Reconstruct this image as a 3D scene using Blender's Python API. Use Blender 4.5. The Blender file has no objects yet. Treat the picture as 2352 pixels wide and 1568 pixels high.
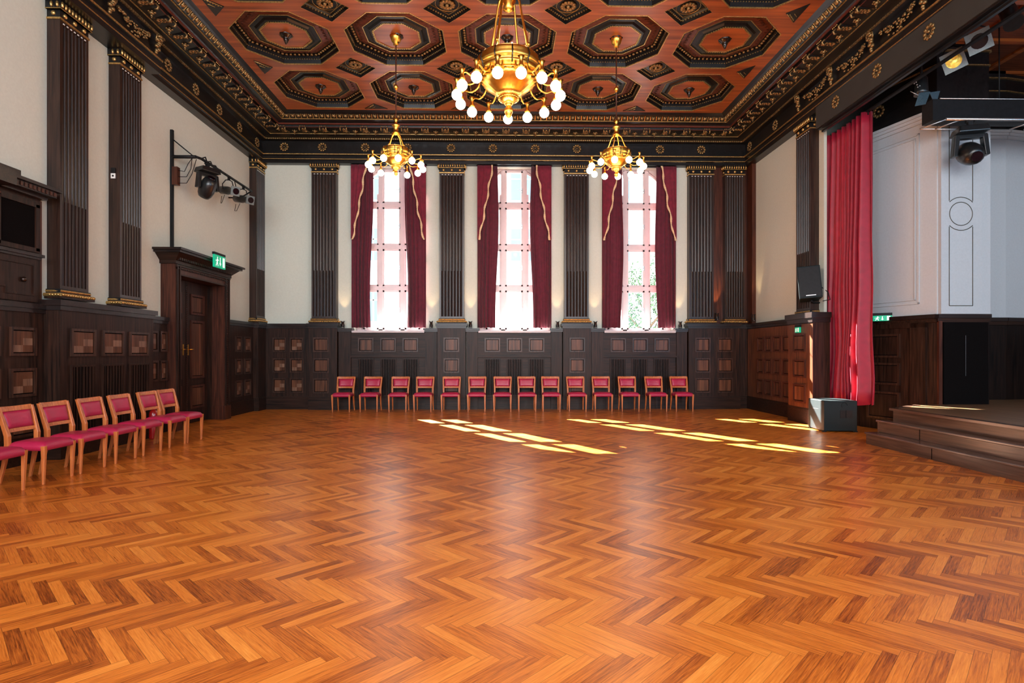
import bpy, math, random
from mathutils import Vector, Matrix
random.seed(7)
PI = math.pi
S = bpy.context.scene
COL = S.collection

# ------------------------------------------------------------------ camera, world, sun, lights, exposure
cd = bpy.data.cameras.new('camera'); cam = bpy.data.objects.new('camera', cd); COL.objects.link(cam)
cd.lens = 1300 * 36 / 2352; cd.sensor_width = 36; cd.shift_y = 26 / 2352; cd.clip_end = 200
cam.location = (0, 0, 1.45); cam.rotation_euler = (PI / 2, 0, -math.atan(26 / 1300))
S.camera = cam
S.view_settings.view_transform = 'Standard'; S.view_settings.look = 'None'
S.view_settings.gamma = 1; S.view_settings.use_curve_mapping = False
S.view_settings.exposure = 0.0

world = bpy.data.worlds.new('sky'); S.world = world; world.use_nodes = True
bg = world.node_tree.nodes['Background']; bg.inputs[0].default_value = (0.80, 0.90, 1.0, 1); bg.inputs[1].default_value = 4.0

def lamp(name, kind, energy, color, loc, direction=None, size=None, size_y=None, parent=None, radius=None, spot=None):
    l = bpy.data.lights.new(name, kind); l.energy = energy; l.color = color
    if kind == 'AREA':
        l.shape = 'RECTANGLE'; l.size = size; l.size_y = size_y or size
    if radius is not None: l.shadow_soft_size = radius
    if spot: l.spot_size = spot; l.spot_blend = 0.6
    o = bpy.data.objects.new(name, l); COL.objects.link(o); o.location = loc
    if direction is not None: o.rotation_euler = Vector(direction).to_track_quat('-Z', 'Y').to_euler()
    if parent: o.parent = parent
    return o

sun = lamp('sun', 'SUN', 125.0, (1.0, 0.95, 0.86), (-15, 30, 20), (0.78, -1.235, -1.1)); sun.data.angle = 0.006
WC = [-2.89, 0.355, 3.61]                      # window centres
for rx in (-3.2, 0.1, 3.4):                     # added fill lamps at the openings of the unseen rear wall
    lamp('rear_fill', 'AREA', 520, (0.95, 0.98, 1.0), (rx, -6.2, 4.4), (0, 1, 0.0), 2.2, 4.4)
lamp('stage_fill', 'AREA', 85, (0.42, 0.66, 1.0), (11.2, 1.5, 4.0), (-0.55, 1, 0.0), 2.5, 3.5)  # added bluish fill lamp for the stage walls
lamp('left_side_fill', 'AREA', 360, (0.62, 0.82, 1.0), (-5.6, -2.5, 4.2), (1, 0.75, -0.05), 3.0, 3.6)  # added cool fill from out of view, brightens the right wall
lamp('right_side_fill', 'AREA', 480, (0.50, 0.76, 1.0), (8.0, -1.5, 3.2), (-1, 0.55, 0.1), 3.5, 3.5)  # added cool fill from the right, brightens the left wall and its wood

# ------------------------------------------------------------------ materials
def newmat(name):
    m = bpy.data.materials.new(name); m.use_nodes = True
    nt = m.node_tree; return m, nt, nt.nodes['Principled BSDF']
def plain(name, col, rough=0.5, metal=0.0, coat=0.0, emit=None, es=0.0, bump=0.0, bscale=60, sheen=0.0, vary=0.0, spec=None):
    m, nt, b = newmat(name)
    b.inputs['Base Color'].default_value = (*col, 1); b.inputs['Roughness'].default_value = rough
    b.inputs['Metallic'].default_value = metal; b.inputs['Coat Weight'].default_value = coat
    b.inputs['Sheen Weight'].default_value = sheen
    if spec is not None: b.inputs['Specular IOR Level'].default_value = spec
    if emit: b.inputs['Emission Color'].default_value = (*emit, 1); b.inputs['Emission Strength'].default_value = es
    tc = nt.nodes.new('ShaderNodeTexCoord'); n = nt.nodes.new('ShaderNodeTexNoise'); n.inputs['Scale'].default_value = bscale
    nt.links.new(tc.outputs['Object'], n.inputs['Vector'])
    if bump:
        bp = nt.nodes.new('ShaderNodeBump'); bp.inputs['Strength'].default_value = bump; bp.inputs['Distance'].default_value = 0.01
        nt.links.new(n.outputs['Fac'], bp.inputs['Height']); nt.links.new(bp.outputs['Normal'], b.inputs['Normal'])
    if vary:
        r = nt.nodes.new('ShaderNodeValToRGB')
        r.color_ramp.elements[0].position = 0.3; r.color_ramp.elements[1].position = 0.7
        r.color_ramp.elements[0].color = tuple(c * (1 - vary) for c in col) + (1,)
        r.color_ramp.elements[1].color = tuple(min(1, c * (1 + vary)) for c in col) + (1,)
        nt.links.new(n.outputs['Fac'], r.inputs['Fac']); nt.links.new(r.outputs['Color'], b.inputs['Base Color'])
    return m
def wood(name, c1, c2, rough=0.35, coat=0.3, axis='Z', scale=1.0, bump=0.15, spec=0.5):
    m, nt, b = newmat(name)
    tc = nt.nodes.new('ShaderNodeTexCoord'); mp = nt.nodes.new('ShaderNodeMapping')
    sc = {'Z': (30, 30, 1.6), 'X': (1.6, 30, 30), 'Y': (30, 1.6, 30)}[axis]
    mp.inputs['Scale'].default_value = tuple(a * scale for a in sc)
    n = nt.nodes.new('ShaderNodeTexNoise'); n.inputs['Scale'].default_value = 1.0; n.inputs['Detail'].default_value = 5; n.inputs['Distortion'].default_value = 0.6
    r = nt.nodes.new('ShaderNodeValToRGB'); r.color_ramp.elements[0].position = 0.32; r.color_ramp.elements[1].position = 0.7
    r.color_ramp.elements[0].color = (*c1, 1); r.color_ramp.elements[1].color = (*c2, 1)
    L = nt.links.new
    L(tc.outputs['Object'], mp.inputs['Vector']); L(mp.outputs['Vector'], n.inputs['Vector']); L(n.outputs['Fac'], r.inputs['Fac'])
    L(r.outputs['Color'], b.inputs['Base Color'])
    bp = nt.nodes.new('ShaderNodeBump'); bp.inputs['Strength'].default_value = bump; bp.inputs['Distance'].default_value = 0.004
    L(n.outputs['Fac'], bp.inputs['Height']); L(bp.outputs['Normal'], b.inputs['Normal'])
    b.inputs['Roughness'].default_value = rough; b.inputs['Coat Weight'].default_value = coat; b.inputs['Coat Roughness'].default_value = 0.25
    b.inputs['Specular IOR Level'].default_value = spec
    return m
M = {}
M['oak'] = wood('dark_oak', (0.007, 0.003, 0.002), (0.042, 0.017, 0.010), 0.40, 0.0, spec=0.22)
M['oakx'] = wood('dark_oak_horizontal', (0.007, 0.003, 0.002), (0.040, 0.016, 0.009), 0.40, 0.0, 'X', spec=0.22)
M['oakframe'] = wood('oak_moulding', (0.014, 0.006, 0.004), (0.075, 0.030, 0.017), 0.34, 0.0, spec=0.35)  # oak lightened, edge highlights put into the frame colour
M['litoak'] = wood('orange_lit_oak', (0.045, 0.015, 0.007), (0.17, 0.058, 0.024), 0.36, 0.0, spec=0.35)  # brighter wood for the right dado, its orange light put into the colour
M['darkpanel'] = wood('black_stained_oak', (0.004, 0.003, 0.003), (0.016, 0.008, 0.006), 0.45, 0.0, spec=0.15)
M['mahog'] = wood('mahogany', (0.028, 0.008, 0.005), (0.095, 0.028, 0.014), 0.36, 0.0, spec=0.3)
M['burl'] = wood('burl_walnut', (0.034, 0.012, 0.006), (0.16, 0.060, 0.028), 0.35, 0.0, 'Z', 0.45, spec=0.3)
M['burl_light'] = wood('light_marquetry', (0.11, 0.05, 0.028), (0.24, 0.12, 0.07), 0.35, 0.2, 'Z', 0.7)
M['ebony'] = wood('ebonised_wood', (0.003, 0.0028, 0.003), (0.012, 0.010, 0.010), 0.28, 0.0, 'Y', 0.6, 0.05, 0.42)
M['shaft'] = wood('pilaster_oak', (0.010, 0.004, 0.003), (0.042, 0.018, 0.011), 0.33, 0.0, spec=0.5)
M['ceil'] = wood('ceiling_cherry', (0.17, 0.036, 0.007), (0.44, 0.112, 0.021), 0.33, 0.12, 'X', 0.35, 0.05, 0.55)
M['ceilpat'] = wood('ceiling_inlay', (0.06, 0.015, 0.007), (0.19, 0.050, 0.018), 0.45, 0.0, 'X', 1.4, 0.3, 0.25)
M['redline'] = plain('red_moulding', (0.11, 0.022, 0.010), 0.3, vary=0.2, bscale=20)
M['gold'] = plain('gilt', (0.62, 0.38, 0.13), 0.34, 0.85, vary=0.35, bscale=40, bump=0.4)
M['oldgold'] = plain('old_gilt', (0.30, 0.18, 0.07), 0.42, 0.75, vary=0.5, bscale=45, bump=0.5)
M['brass'] = plain('polished_brass', (1.0, 0.50, 0.09), 0.30, 1.0, vary=0.12, bscale=25)
M['bronze'] = plain('dark_bronze', (0.025, 0.014, 0.010), 0.25, 0.6, coat=0.4, vary=0.3)
M['cream'] = plain('cream_plaster', (0.60, 0.635, 0.555), 0.65, bump=0.06, bscale=30, vary=0.03)
M['stagewall'] = plain('stage_plaster', (0.47, 0.50, 0.53), 0.6, bump=0.05, bscale=30, vary=0.03)
M['redleather'] = plain('red_leather', (0.44, 0.014, 0.062), 0.38, bump=0.12, bscale=220, vary=0.10, spec=0.6)
M['chairwood'] = wood('chair_beech', (0.40, 0.095, 0.022), (0.66, 0.20, 0.055), 0.32, 0.15, 'Z', 1.5, 0.05)
M['velvet'] = plain('shaded_red_velvet', (0.10, 0.004, 0.018), 0.8, sheen=0.15, vary=0.2, bscale=12)  # deep red darkened further, backlit shade of the curtains put into the colour
M['velvet2'] = plain('wine_velvet', (0.17, 0.006, 0.024), 0.8, sheen=0.15, vary=0.2, bscale=12)
M['stagered'] = plain('scarlet_stage_velvet', (0.30, 0.003, 0.022), 0.55, sheen=0.05, vary=0.12, bscale=9)
M['braid'] = plain('gold_braid', (0.75, 0.50, 0.28), 0.6, bump=0.5, bscale=120, vary=0.25)
M['frame'] = plain('window_paint', (0.74, 0.62, 0.63), 0.35, vary=0.03, bscale=8)
M['sill'] = plain('sill_paint', (0.55, 0.48, 0.49), 0.3, vary=0.02, bscale=8)
M['black'] = plain('matt_black', (0.009, 0.009, 0.010), 0.5, vary=0.2, bscale=20, spec=0.2)
M['blackgloss'] = plain('black_plastic', (0.010, 0.011, 0.012), 0.28, vary=0.2, bscale=20)
M['void'] = plain('dark_interior', (0.004, 0.003, 0.003), 0.8, vary=0.2, spec=0.05)
M['teal'] = plain('coated_speaker_black', (0.006, 0.013, 0.015), 0.5, bump=0.4, bscale=180, vary=0.2, spec=0.22)
M['beam'] = plain('painted_beam', (0.030, 0.029, 0.025), 0.75, vary=0.1, bscale=3)
M['steel'] = plain('steel', (0.45, 0.45, 0.46), 0.35, 0.9, vary=0.15)
M['gelgrey'] = plain('grey_gel_frame', (0.16, 0.20, 0.20), 0.45, vary=0.15)
M['blind'] = plain('barn_door_flap', (0.06, 0.10, 0.13), 0.4, 0.3, vary=0.2)
M['foil'] = plain('yellow_gel', (0.75, 0.62, 0.12), 0.22, 0.7, bump=1.0, bscale=9, vary=0.4)
M['lens'] = plain('dark_lens', (0.010, 0.003, 0.005), 0.12, spec=0.3, vary=0.2)
M['green'] = plain('exit_green', (0.0, 0.33, 0.16), 0.4, emit=(0.0, 0.42, 0.22), es=0.6)
M['white'] = plain('white_plastic', (0.85, 0.85, 0.82), 0.4, vary=0.02)
M['signwhite'] = plain('sign_white', (0.9, 0.9, 0.9), 0.4, emit=(1, 1, 1), es=0.7)
M['extred'] = plain('extinguisher_red', (0.45, 0.01, 0.01), 0.25, coat=0.5, vary=0.1)
M['globe'] = plain('opal_glass_lit', (1, 1, 1), 0.3, emit=(1.0, 0.93, 0.80), es=9.0)
M['line'] = plain('painted_line', (0.045, 0.04, 0.02), 0.6, vary=0.2)
M['stagefloor'] = wood('stage_boards', (0.12, 0.058, 0.024), (0.26, 0.14, 0.066), 0.35, 0.2, 'Y', 0.5)
M['steps'] = wood('step_oak', (0.045, 0.021, 0.013), (0.13, 0.062, 0.038), 0.30, 0.3, 'Y', 0.8, 0.3)
M['nosing'] = wood('sheen_nosing', (0.07, 0.035, 0.024), (0.17, 0.09, 0.06), 0.20, 0.5, 'Y', 0.8, 0.1)  # sheen on the step edges put into a paler, glossier wood
M['facade'] = plain('white_render', (0.62, 0.60, 0.57), 0.8, vary=0.04, bscale=2)
M['pane'] = plain('facade_glass', (0.18, 0.30, 0.40), 0.1, vary=0.2)
M['leaf'] = plain('leaves', (0.035, 0.10, 0.035), 0.6, vary=0.5, bscale=3)
M['leaf2'] = plain('light_leaves', (0.075, 0.16, 0.06), 0.6, vary=0.3, bscale=3)
M['bark'] = plain('bark', (0.16, 0.11, 0.08), 0.9, vary=0.3)
M['pave'] = plain('pavement', (0.55, 0.53, 0.50), 0.8, vary=0.1)
M['cap'] = wood('dado_cap_oak', (0.006, 0.004, 0.004), (0.026, 0.012, 0.009), 0.32, 0.05, 'X', spec=0.35)

def glass_mat():
    m = bpy.data.materials.new('window_glass'); m.use_nodes = True; nt = m.node_tree
    nt.nodes.remove(nt.nodes['Principled BSDF']); out = nt.nodes['Material Output']
    t = nt.nodes.new('ShaderNodeBsdfTransparent'); g = nt.nodes.new('ShaderNodeBsdfGlossy'); g.inputs['Roughness'].default_value = 0.02
    t.inputs[0].default_value = (0.97, 0.99, 1, 1)
    f = nt.nodes.new('ShaderNodeFresnel'); f.inputs[0].default_value = 1.25
    x = nt.nodes.new('ShaderNodeMixShader')
    nt.links.new(f.outputs[0], x.inputs[0]); nt.links.new(t.outputs[0], x.inputs[1]); nt.links.new(g.outputs[0], x.inputs[2]); nt.links.new(x.outputs[0], out.inputs[0])
    return m
M['glass'] = glass_mat()

def parquet():
    m, nt, b = newmat('herringbone_parquet'); L = nt.links.new; N = nt.nodes.new
    def mth(op, a, c=None):
        n = N('ShaderNodeMath'); n.operation = op
        for i, v in enumerate((a, c)):
            if v is None: continue
            if isinstance(v, (int, float)): n.inputs[i].default_value = v
            else: L(v, n.inputs[i])
        return n.outputs[0]
    tc = N('ShaderNodeTexCoord'); sp = N('ShaderNodeSeparateXYZ'); L(tc.outputs['Object'], sp.inputs[0])
    Wd = 0.0642; K = 7; q = 1 / (Wd * math.sqrt(2))
    x, y = sp.outputs[0], sp.outputs[1]
    y = mth('ADD', y, 0.14)
    u = mth('ADD', mth('MULTIPLY', mth('ADD', x, y), q), 400.0)
    v = mth('ADD', mth('MULTIPLY', mth('SUBTRACT', x, y), q), 400.0)
    i = mth('FLOOR', u); j = mth('FLOOR', v); fu = mth('FRACT', u); fv = mth('FRACT', v)
    d = mth('MODULO', mth('ADD', mth('SUBTRACT', i, j), 2 * K * 100), 2 * K)
    hor = mth('LESS_THAN', d, K - 0.5); ver = mth('SUBTRACT', 1.0, hor)
    mix = lambda a, c: mth('ADD', mth('MULTIPLY', a, hor), mth('MULTIPLY', c, ver))
    i0 = mix(mth('SUBTRACT', i, d), i)
    j0 = mix(j, mth('SUBTRACT', j, mth('SUBTRACT', 2 * K - 1, d)))
    along = mix(mth('SUBTRACT', u, i0), mth('SUBTRACT', v, j0))
    across = mix(fv, fu)
    idv = N('ShaderNodeCombineXYZ'); L(i0, idv.inputs[0]); L(j0, idv.inputs[1]); L(mth('MULTIPLY', hor, 7.3), idv.inputs[2])
    wn = N('ShaderNodeTexWhiteNoise'); wn.noise_dimensions = '3D'; L(idv.outputs[0], wn.inputs['Vector'])
    rnd = wn.outputs['Value']
    gv = N('ShaderNodeCombineXYZ'); L(mth('MULTIPLY', along, 0.16), gv.inputs[0])
    L(mth('MULTIPLY', across, 3.2), gv.inputs[1]); L(mth('MULTIPLY', rnd, 77.0), gv.inputs[2])
    gn = N('ShaderNodeTexNoise'); gn.inputs['Scale'].default_value = 2.6; gn.inputs['Detail'].default_value = 6; gn.inputs['Roughness'].default_value = 0.65; gn.inputs['Distortion'].default_value = 0.35
    L(gv.outputs[0], gn.inputs['Vector'])
    big = N('ShaderNodeTexNoise'); big.inputs['Scale'].default_value = 0.45; L(tc.outputs['Object'], big.inputs['Vector'])
    r = N('ShaderNodeValToRGB'); cr = r.color_ramp
    cr.elements[0].position = 0.0; cr.elements[0].color = (0.20, 0.042, 0.006, 1)
    cr.elements[1].position = 1.0; cr.elements[1].color = (0.98, 0.43, 0.088, 1)
    for p_, c_ in ((0.18, (0.42, 0.100, 0.012, 1)), (0.42, (0.68, 0.195, 0.024, 1)), (0.7, (0.84, 0.29, 0.044, 1))):
        e = cr.elements.new(p_); e.color = c_
    fac = mth('ADD', mth('ADD', 0.14, mth('MULTIPLY', rnd, 0.46)), mth('MULTIPLY', mth('SUBTRACT', gn.outputs['Fac'], 0.5), 1.15))
    fac = mth('ADD', fac, mth('MULTIPLY', mth('SUBTRACT', big.outputs['Fac'], 0.45), 0.75))
    L(fac, r.inputs['Fac'])
    e1 = mth('LESS_THAN', across, 0.022); e2 = mth('GREATER_THAN', across, 0.978)
    e3 = mth('LESS_THAN', along, 0.022); e4 = mth('GREATER_THAN', along, K - 0.022)
    seam = mth('MINIMUM', mth('ADD', mth('ADD', e1, e2), mth('ADD', e3, e4)), 1.0)
    mx = N('ShaderNodeMix'); mx.data_type = 'RGBA'; L(mth('MULTIPLY', seam, 0.5), mx.inputs[0]); L(r.outputs['Color'], mx.inputs[6]); mx.inputs[7].default_value = (0.04, 0.012, 0.004, 1)
    L(mx.outputs[2], b.inputs['Base Color'])
    hgt = mth('SUBTRACT', mth('ADD', mth('MULTIPLY', gn.outputs['Fac'], 0.25), mth('MULTIPLY', rnd, 0.5)), seam)
    bp = N('ShaderNodeBump'); bp.inputs['Strength'].default_value = 0.12; bp.inputs['Distance'].default_value = 0.004
    L(hgt, bp.inputs['Height']); L(bp.outputs['Normal'], b.inputs['Normal'])
    L(mth('ADD', 0.23, mth('MULTIPLY', gn.outputs['Fac'], 0.14)), b.inputs['Roughness'])
    b.inputs['Specular IOR Level'].default_value = 0.5; b.inputs['Specular Tint'].default_value = (1.0, 0.72, 0.52, 1)
    b.inputs['Coat Weight'].default_value = 0.12; b.inputs['Coat Roughness'].default_value = 0.2; b.inputs['Coat Tint'].default_value = (1.0, 0.8, 0.6, 1)
    return m
M['parquet'] = parquet()

# ------------------------------------------------------------------ mesh helpers
class MB:
    """collects shapes in local coordinates; T maps local -> object space"""
    def __init__(s, mat, T=None):
        s.v = []; s.f = []; s.fm = []; s.sm = []; s.mats = [mat]; s.cur = 0; s.T = T
    def m(s, mat):
        if mat not in s.mats: s.mats.append(mat)
        s.cur = s.mats.index(mat); return s
    def av(s, p):
        if s.T: p = s.T(*p)
        s.v.append(tuple(p)); return len(s.v) - 1
    def face(s, idx, smooth=False):
        s.f.append(idx); s.fm.append(s.cur); s.sm.append(smooth)
    def poly(s, pts, smooth=False): s.face([s.av(p) for p in pts], smooth)
    def box(s, x0, x1, y0, y1, z0, z1):
        i = [s.av(p) for p in ((x0, y0, z0), (x1, y0, z0), (x1, y1, z0), (x0, y1, z0), (x0, y0, z1), (x1, y0, z1), (x1, y1, z1), (x0, y1, z1))]
        for q in ((0, 3, 2, 1), (4, 5, 6, 7), (0, 1, 5, 4), (1, 2, 6, 5), (2, 3, 7, 6), (3, 0, 4, 7)): s.face([i[k] for k in q])
        return s
    def hexa(s, bot, top):
        """frustum from two lists of 4 points"""
        i = [s.av(p) for p in bot + top]
        for q in ((0, 3, 2, 1), (4, 5, 6, 7), (0, 1, 5, 4), (1, 2, 6, 5), (2, 3, 7, 6), (3, 0, 4, 7)): s.face([i[k] for k in q])
    def rings(s, rr, close=False, smooth=True, caps=True):
        ids = [[s.av(p) for p in r] for r in rr]; n = len(rr[0])
        for a in range(len(ids) - (0 if close else 1)):
            A, B = ids[a], ids[(a + 1) % len(ids)]
            for k in range(n): s.face([A[k], A[(k + 1) % n], B[(k + 1) % n], B[k]], smooth)
        if caps and not close:
            s.face(ids[0][::-1]); s.face(ids[-1])
    def tube(s, pts, r, n=8, close=False, smooth=True):
        pts = [Vector(p) for p in pts]; m = len(pts); rr = []
        up = Vector((0, 0, 1)); prev = None
        for k, p in enumerate(pts):
            a = pts[(k - 1) % m] if (close or k > 0) else p; c = pts[(k + 1) % m] if (close or k < m - 1) else p
            t = (c - a).normalized()
            if prev is None:
                x = t.cross(up); x = x.normalized() if x.length > 1e-3 else Vector((1, 0, 0))
            else:
                x = prev - t * prev.dot(t); x = x.normalized() if x.length > 1e-4 else Vector((1, 0, 0))
            prev = x; y = t.cross(x); rad = r[k] if isinstance(r, (list, tuple)) else r
            rr.append([tuple(p + (x * math.cos(2 * PI * q / n) + y * math.sin(2 * PI * q / n)) * rad) for q in range(n)])
        s.rings(rr, close, smooth); return s
    def lathe(s, prof, c=(0, 0, 0), n=24, smooth=True, wob=None):
        rr = []
        for (r, z) in prof:
            rr.append([(c[0] + (r * (1 + (wob(k) if wob else 0))) * math.cos(2 * PI * k / n), c[1] + (r * (1 + (wob(k) if wob else 0))) * math.sin(2 * PI * k / n), c[2] + z) for k in range(n)])
        s.rings(rr, False, smooth); return s
    def ell(s, c, r, n=8, k=5, smooth=True):
        if isinstance(r, (int, float)): r = (r, r, r)
        rr = []
        for a in range(1, k):
            t = PI * a / k
            rr.append([(c[0] + r[0] * math.sin(t) * math.cos(2 * PI * q / n), c[1] + r[1] * math.sin(t) * math.sin(2 * PI * q / n), c[2] - r[2] * math.cos(t)) for q in range(n)])
        ids = [[s.av(p) for p in R_] for R_ in rr]
        b = s.av((c[0], c[1], c[2] - r[2])); t_ = s.av((c[0], c[1], c[2] + r[2]))
        for q in range(n):
            s.face([b, ids[0][(q + 1) % n], ids[0][q]], smooth); s.face([t_, ids[-1][q], ids[-1][(q + 1) % n]], smooth)
            for a in range(len(ids) - 1): s.face([ids[a][q], ids[a][(q + 1) % n], ids[a + 1][(q + 1) % n], ids[a + 1][q]], smooth)
        return s
    def prism(s, prof, a0, a1, axis='z'):
        """extrude closed 2D profile; axis z: prof=(x,y)"""
        def P(p, a): return (p[0], p[1], a) if axis == 'z' else ((a, p[0], p[1]) if axis == 'x' else (p[0], a, p[1]))
        A = [s.av(P(p, a0)) for p in prof]; B = [s.av(P(p, a1)) for p in prof]; n = len(prof)
        for k in range(n): s.face([A[k], A[(k + 1) % n], B[(k + 1) % n], B[k]])
        s.face(A[::-1]); s.face(B)
    def build(s, name, parent=None, bevel=0):
        me = bpy.data.meshes.new(name); me.from_pydata(s.v, [], s.f); me.update()
        for mt in s.mats: me.materials.append(M[mt])
        me.polygons.foreach_set('material_index', s.fm); me.polygons.foreach_set('use_smooth', s.sm)
        import bmesh
        bm = bmesh.new(); bm.from_mesh(me); bmesh.ops.recalc_face_normals(bm, faces=bm.faces); bm.to_mesh(me); bm.free()
        o = bpy.data.objects.new(name, me); COL.objects.link(o)
        if parent: o.parent = parent
        if bevel:
            bv = o.modifiers.new('bevel', 'BEVEL'); bv.width = bevel; bv.segments = 2; bv.limit_method = 'ANGLE'
        return o
def struct(o): o['kind'] = 'structure'; return o
def tag(o, label, cat, group=None, kind=None):
    o['label'] = label; o['category'] = cat
    if group: o['group'] = group
    if kind: o['kind'] = kind
    return o
def thing(name, label, cat, loc=(0, 0, 0), rz=0, group=None):
    o = bpy.data.objects.new(name, None); COL.objects.link(o); o.location = loc; o.rotation_euler = (0, 0, rz)
    o.empty_display_size = 0.1
    return tag(o, label, cat, group)
KIDS = {}
def copy_tree(o, parent=None):
    c = o.copy(); COL.objects.link(c)
    if parent: c.parent = parent
    for ch in [x for x in list(o.children)]: copy_tree(ch, c)
    return c

# ------------------------------------------------------------------ room numbers
XLw, XRw, YBw = -6.28, 6.56, 14.78        # plaster planes
XL, XR, YB = -6.10, 6.36, 14.60           # pilaster / architrave faces
ZC = 7.25
REAR = -6.5
FL = lambda s, d, z: (XLw + d, s, z)
FB = lambda s, d, z: (s, YBw - d, z)
FR = lambda s, d, z: (XRw - d, s, z)

# ------------------------------------------------------------------ shell
b = MB('parquet'); b.box(-6.9, 6.95, REAR, 15.2, -0.12, 0.0); b.box(6.95, 9.5, 9.0, 13.0, -0.12, 0.0); struct(b.build('floor'))
b = MB('cream'); b.box(-6.9, XLw, REAR, 10.70, 0, 7.4); b.box(-6.9, XLw, 12.48, 15.2, 0, 7.4); b.box(-6.9, XLw, 10.70, 12.48, 2.93, 7.4); struct(b.build('wall_left'))
b = MB('cream')
edges = [-6.28]
for wx in WC: edges += [wx - 0.93, wx + 0.93]
edges.append(6.9)
for k in range(0, len(edges), 2): b.box(edges[k], edges[k + 1], YBw, 15.2, 0, 7.4)
for wx in WC: b.box(wx - 0.93, wx + 0.93, YBw, 15.2, 6.33, 7.4); b.box(wx - 0.93, wx + 0.93, YBw - .02, 15.2, 0, 1.97)
struct(b.build('wall_back'))
b = MB('cream'); b.box(XRw, 6.62, 11.36, 15.2, 0, 7.4)
b.m('ebony').box(6.38, 6.9, REAR, 11.30, 6.42, 7.4)
struct(b.build('wall_right'))
b = MB('cream')   # unseen wall behind the camera, three tall openings added to let light in
e2 = [-6.9, -4.3, -2.1, -1.0, 1.2, 2.3, 4.5, 12.2]
for k in range(0, 8, 2): b.box(e2[k], e2[k + 1], REAR - .3, REAR, 0, 7.4)
for k in range(1, 7, 2): b.box(e2[k], e2[k + 1], REAR - .3, REAR, 0, 2.1); b.box(e2[k], e2[k + 1], REAR - .3, REAR, 6.7, 7.4)
struct(b.build('wall_rear'))

# ------------------------------------------------------------------ ceiling with coffers
CX = [0.12 + 2.05 * k for k in range(-2, 3)]; CY = [12.60, 10.58, 8.56, 6.54]
PX, PY = 2.05, 2.02; A1 = 0.89; DD = 0.41
def octa(a):  # octagon of apothem a
    t = a * math.tan(PI / 8); return [(t, a), (a, t), (a, -t), (t, -a), (-t, -a), (-a, -t), (-a, t), (-t, a)]
b = MB('ceil')
hx, hy = PX / 2, PY / 2
for ix, cx in enumerate(CX):
    for iy, cy in enumerate(CY):
        o_ = octa(A1)
        def cut(sx, sy):
            inner = (0 <= ix + sx <= 4) and (0 <= iy - sy <= 3)
            return DD if inner else 0
        def corner(sx, sy):
            c = cut(sx, sy); return c
        c1, c2, c3, c4 = corner(1, 1), corner(1, -1), corner(-1, -1), corner(-1, 1)
        out = [(hx - c1, hy), (hx, hy - c1), (hx, -hy + c2), (hx - c2, -hy), (-hx + c3, -hy), (-hx, -hy + c3), (-hx, hy - c4), (-hx + c4, hy)]
        for k in range(8):
            k2 = (k + 1) % 8
            q = [out[k], out[k2], o_[k2], o_[k]]
            if (Vector(q[0]) - Vector(q[1])).length < 1e-4: q = q[1:]
            b.poly([(cx + p[0], cy + p[1], ZC) for p in q])
gx0, gx1, gy0, gy1 = CX[0] - hx, CX[-1] + hx, CY[-1] - hy, CY[0] + hy
b.poly([(-5.2, gy0, ZC), (gx0, gy0, ZC), (gx0, gy1, ZC), (-5.2, gy1, ZC)])
b.poly([(gx1, gy0, ZC), (5.45, gy0, ZC), (5.45, gy1, ZC), (gx1, gy1, ZC)])
b.poly([(-5.2, REAR, ZC), (5.45, REAR, ZC), (5.45, gy0, ZC), (-5.2, gy0, ZC)])
b.poly([(-5.2, gy1, ZC), (5.45, gy1, ZC), (5.45, gy1 + .1, ZC), (-5.2, gy1 + .1, ZC)])
b.m('void').box(-6.9, 6.9, REAR, 15.2, 7.62, 7.75)
ceiling = struct(b.build('ceiling'))

def ring_oct(b, a0, z0, a1, z1, n=8, rot=0):
    A, B = octa(a0), octa(a1)
    for k in range(8):
        k2 = (k + 1) % 8
        b.poly([(*A[k], z0), (*A[k2], z0), (*B[k2], z1), (*B[k], z1)])
def bead_poly(b, pts, step, r, z, flat=0.6):
    n = len(pts)
    for k in range(n):
        p, q = Vector(pts[k]), Vector(pts[(k + 1) % n]); Ln = (q - p).length; m = max(1, int(Ln / step))
        for t in range(m):
            c = p.lerp(q, (t + .5) / m)
            b.box(c.x - r, c.x + r, c.y - r, c.y + r, z - r * flat, z + r * flat)
def strip_oct(b, a, w, z, h):
    ring_oct(b, a + w, z, a - w, z); ring_oct(b, a + w, z, a + w, z + h); ring_oct(b, a - w, z, a - w, z + h)
# prototype coffer, local z=0 at ceiling plane, up is +z
b = MB('ebony')
ring_oct(b, .89, 0, .87, .10); ring_oct(b, .87, .10, .85, .10); ring_oct(b, .85, .10, .84, .17); ring_oct(b, .84, .17, .76, .165)
b.m('ceilpat'); ring_oct(b, .76, .165, .60, .115)
b.m('ebony'); ring_oct(b, .60, .115, .56, .13); ring_oct(b, .56, .13, .50, .12); ring_oct(b, .50, .12, .47, .09); ring_oct(b, .47, .09, .41, .085)
b.m('ceil'); b.poly([(*p, .09) for p in octa(.41)])
b.m('gold'); strip_oct(b, .885, .008, -.006, .02); bead_poly(b, octa(.868), .045, .009, .095)
strip_oct(b, .585, .007, .112, .01); bead_poly(b, octa(.425), .04, .009, .08); strip_oct(b, .408, .006, .078, .01)
b.m('oldgold')
for k in range(8):                               # egg ring
    P_ = octa(.80); p, q = Vector(P_[k]), Vector(P_[(k + 1) % 8])
    for t in range(8):
        c = p.lerp(q, (t + .5) / 8); b.ell((c.x, c.y, .150), (.034, .034, .022), 6, 3)
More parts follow.
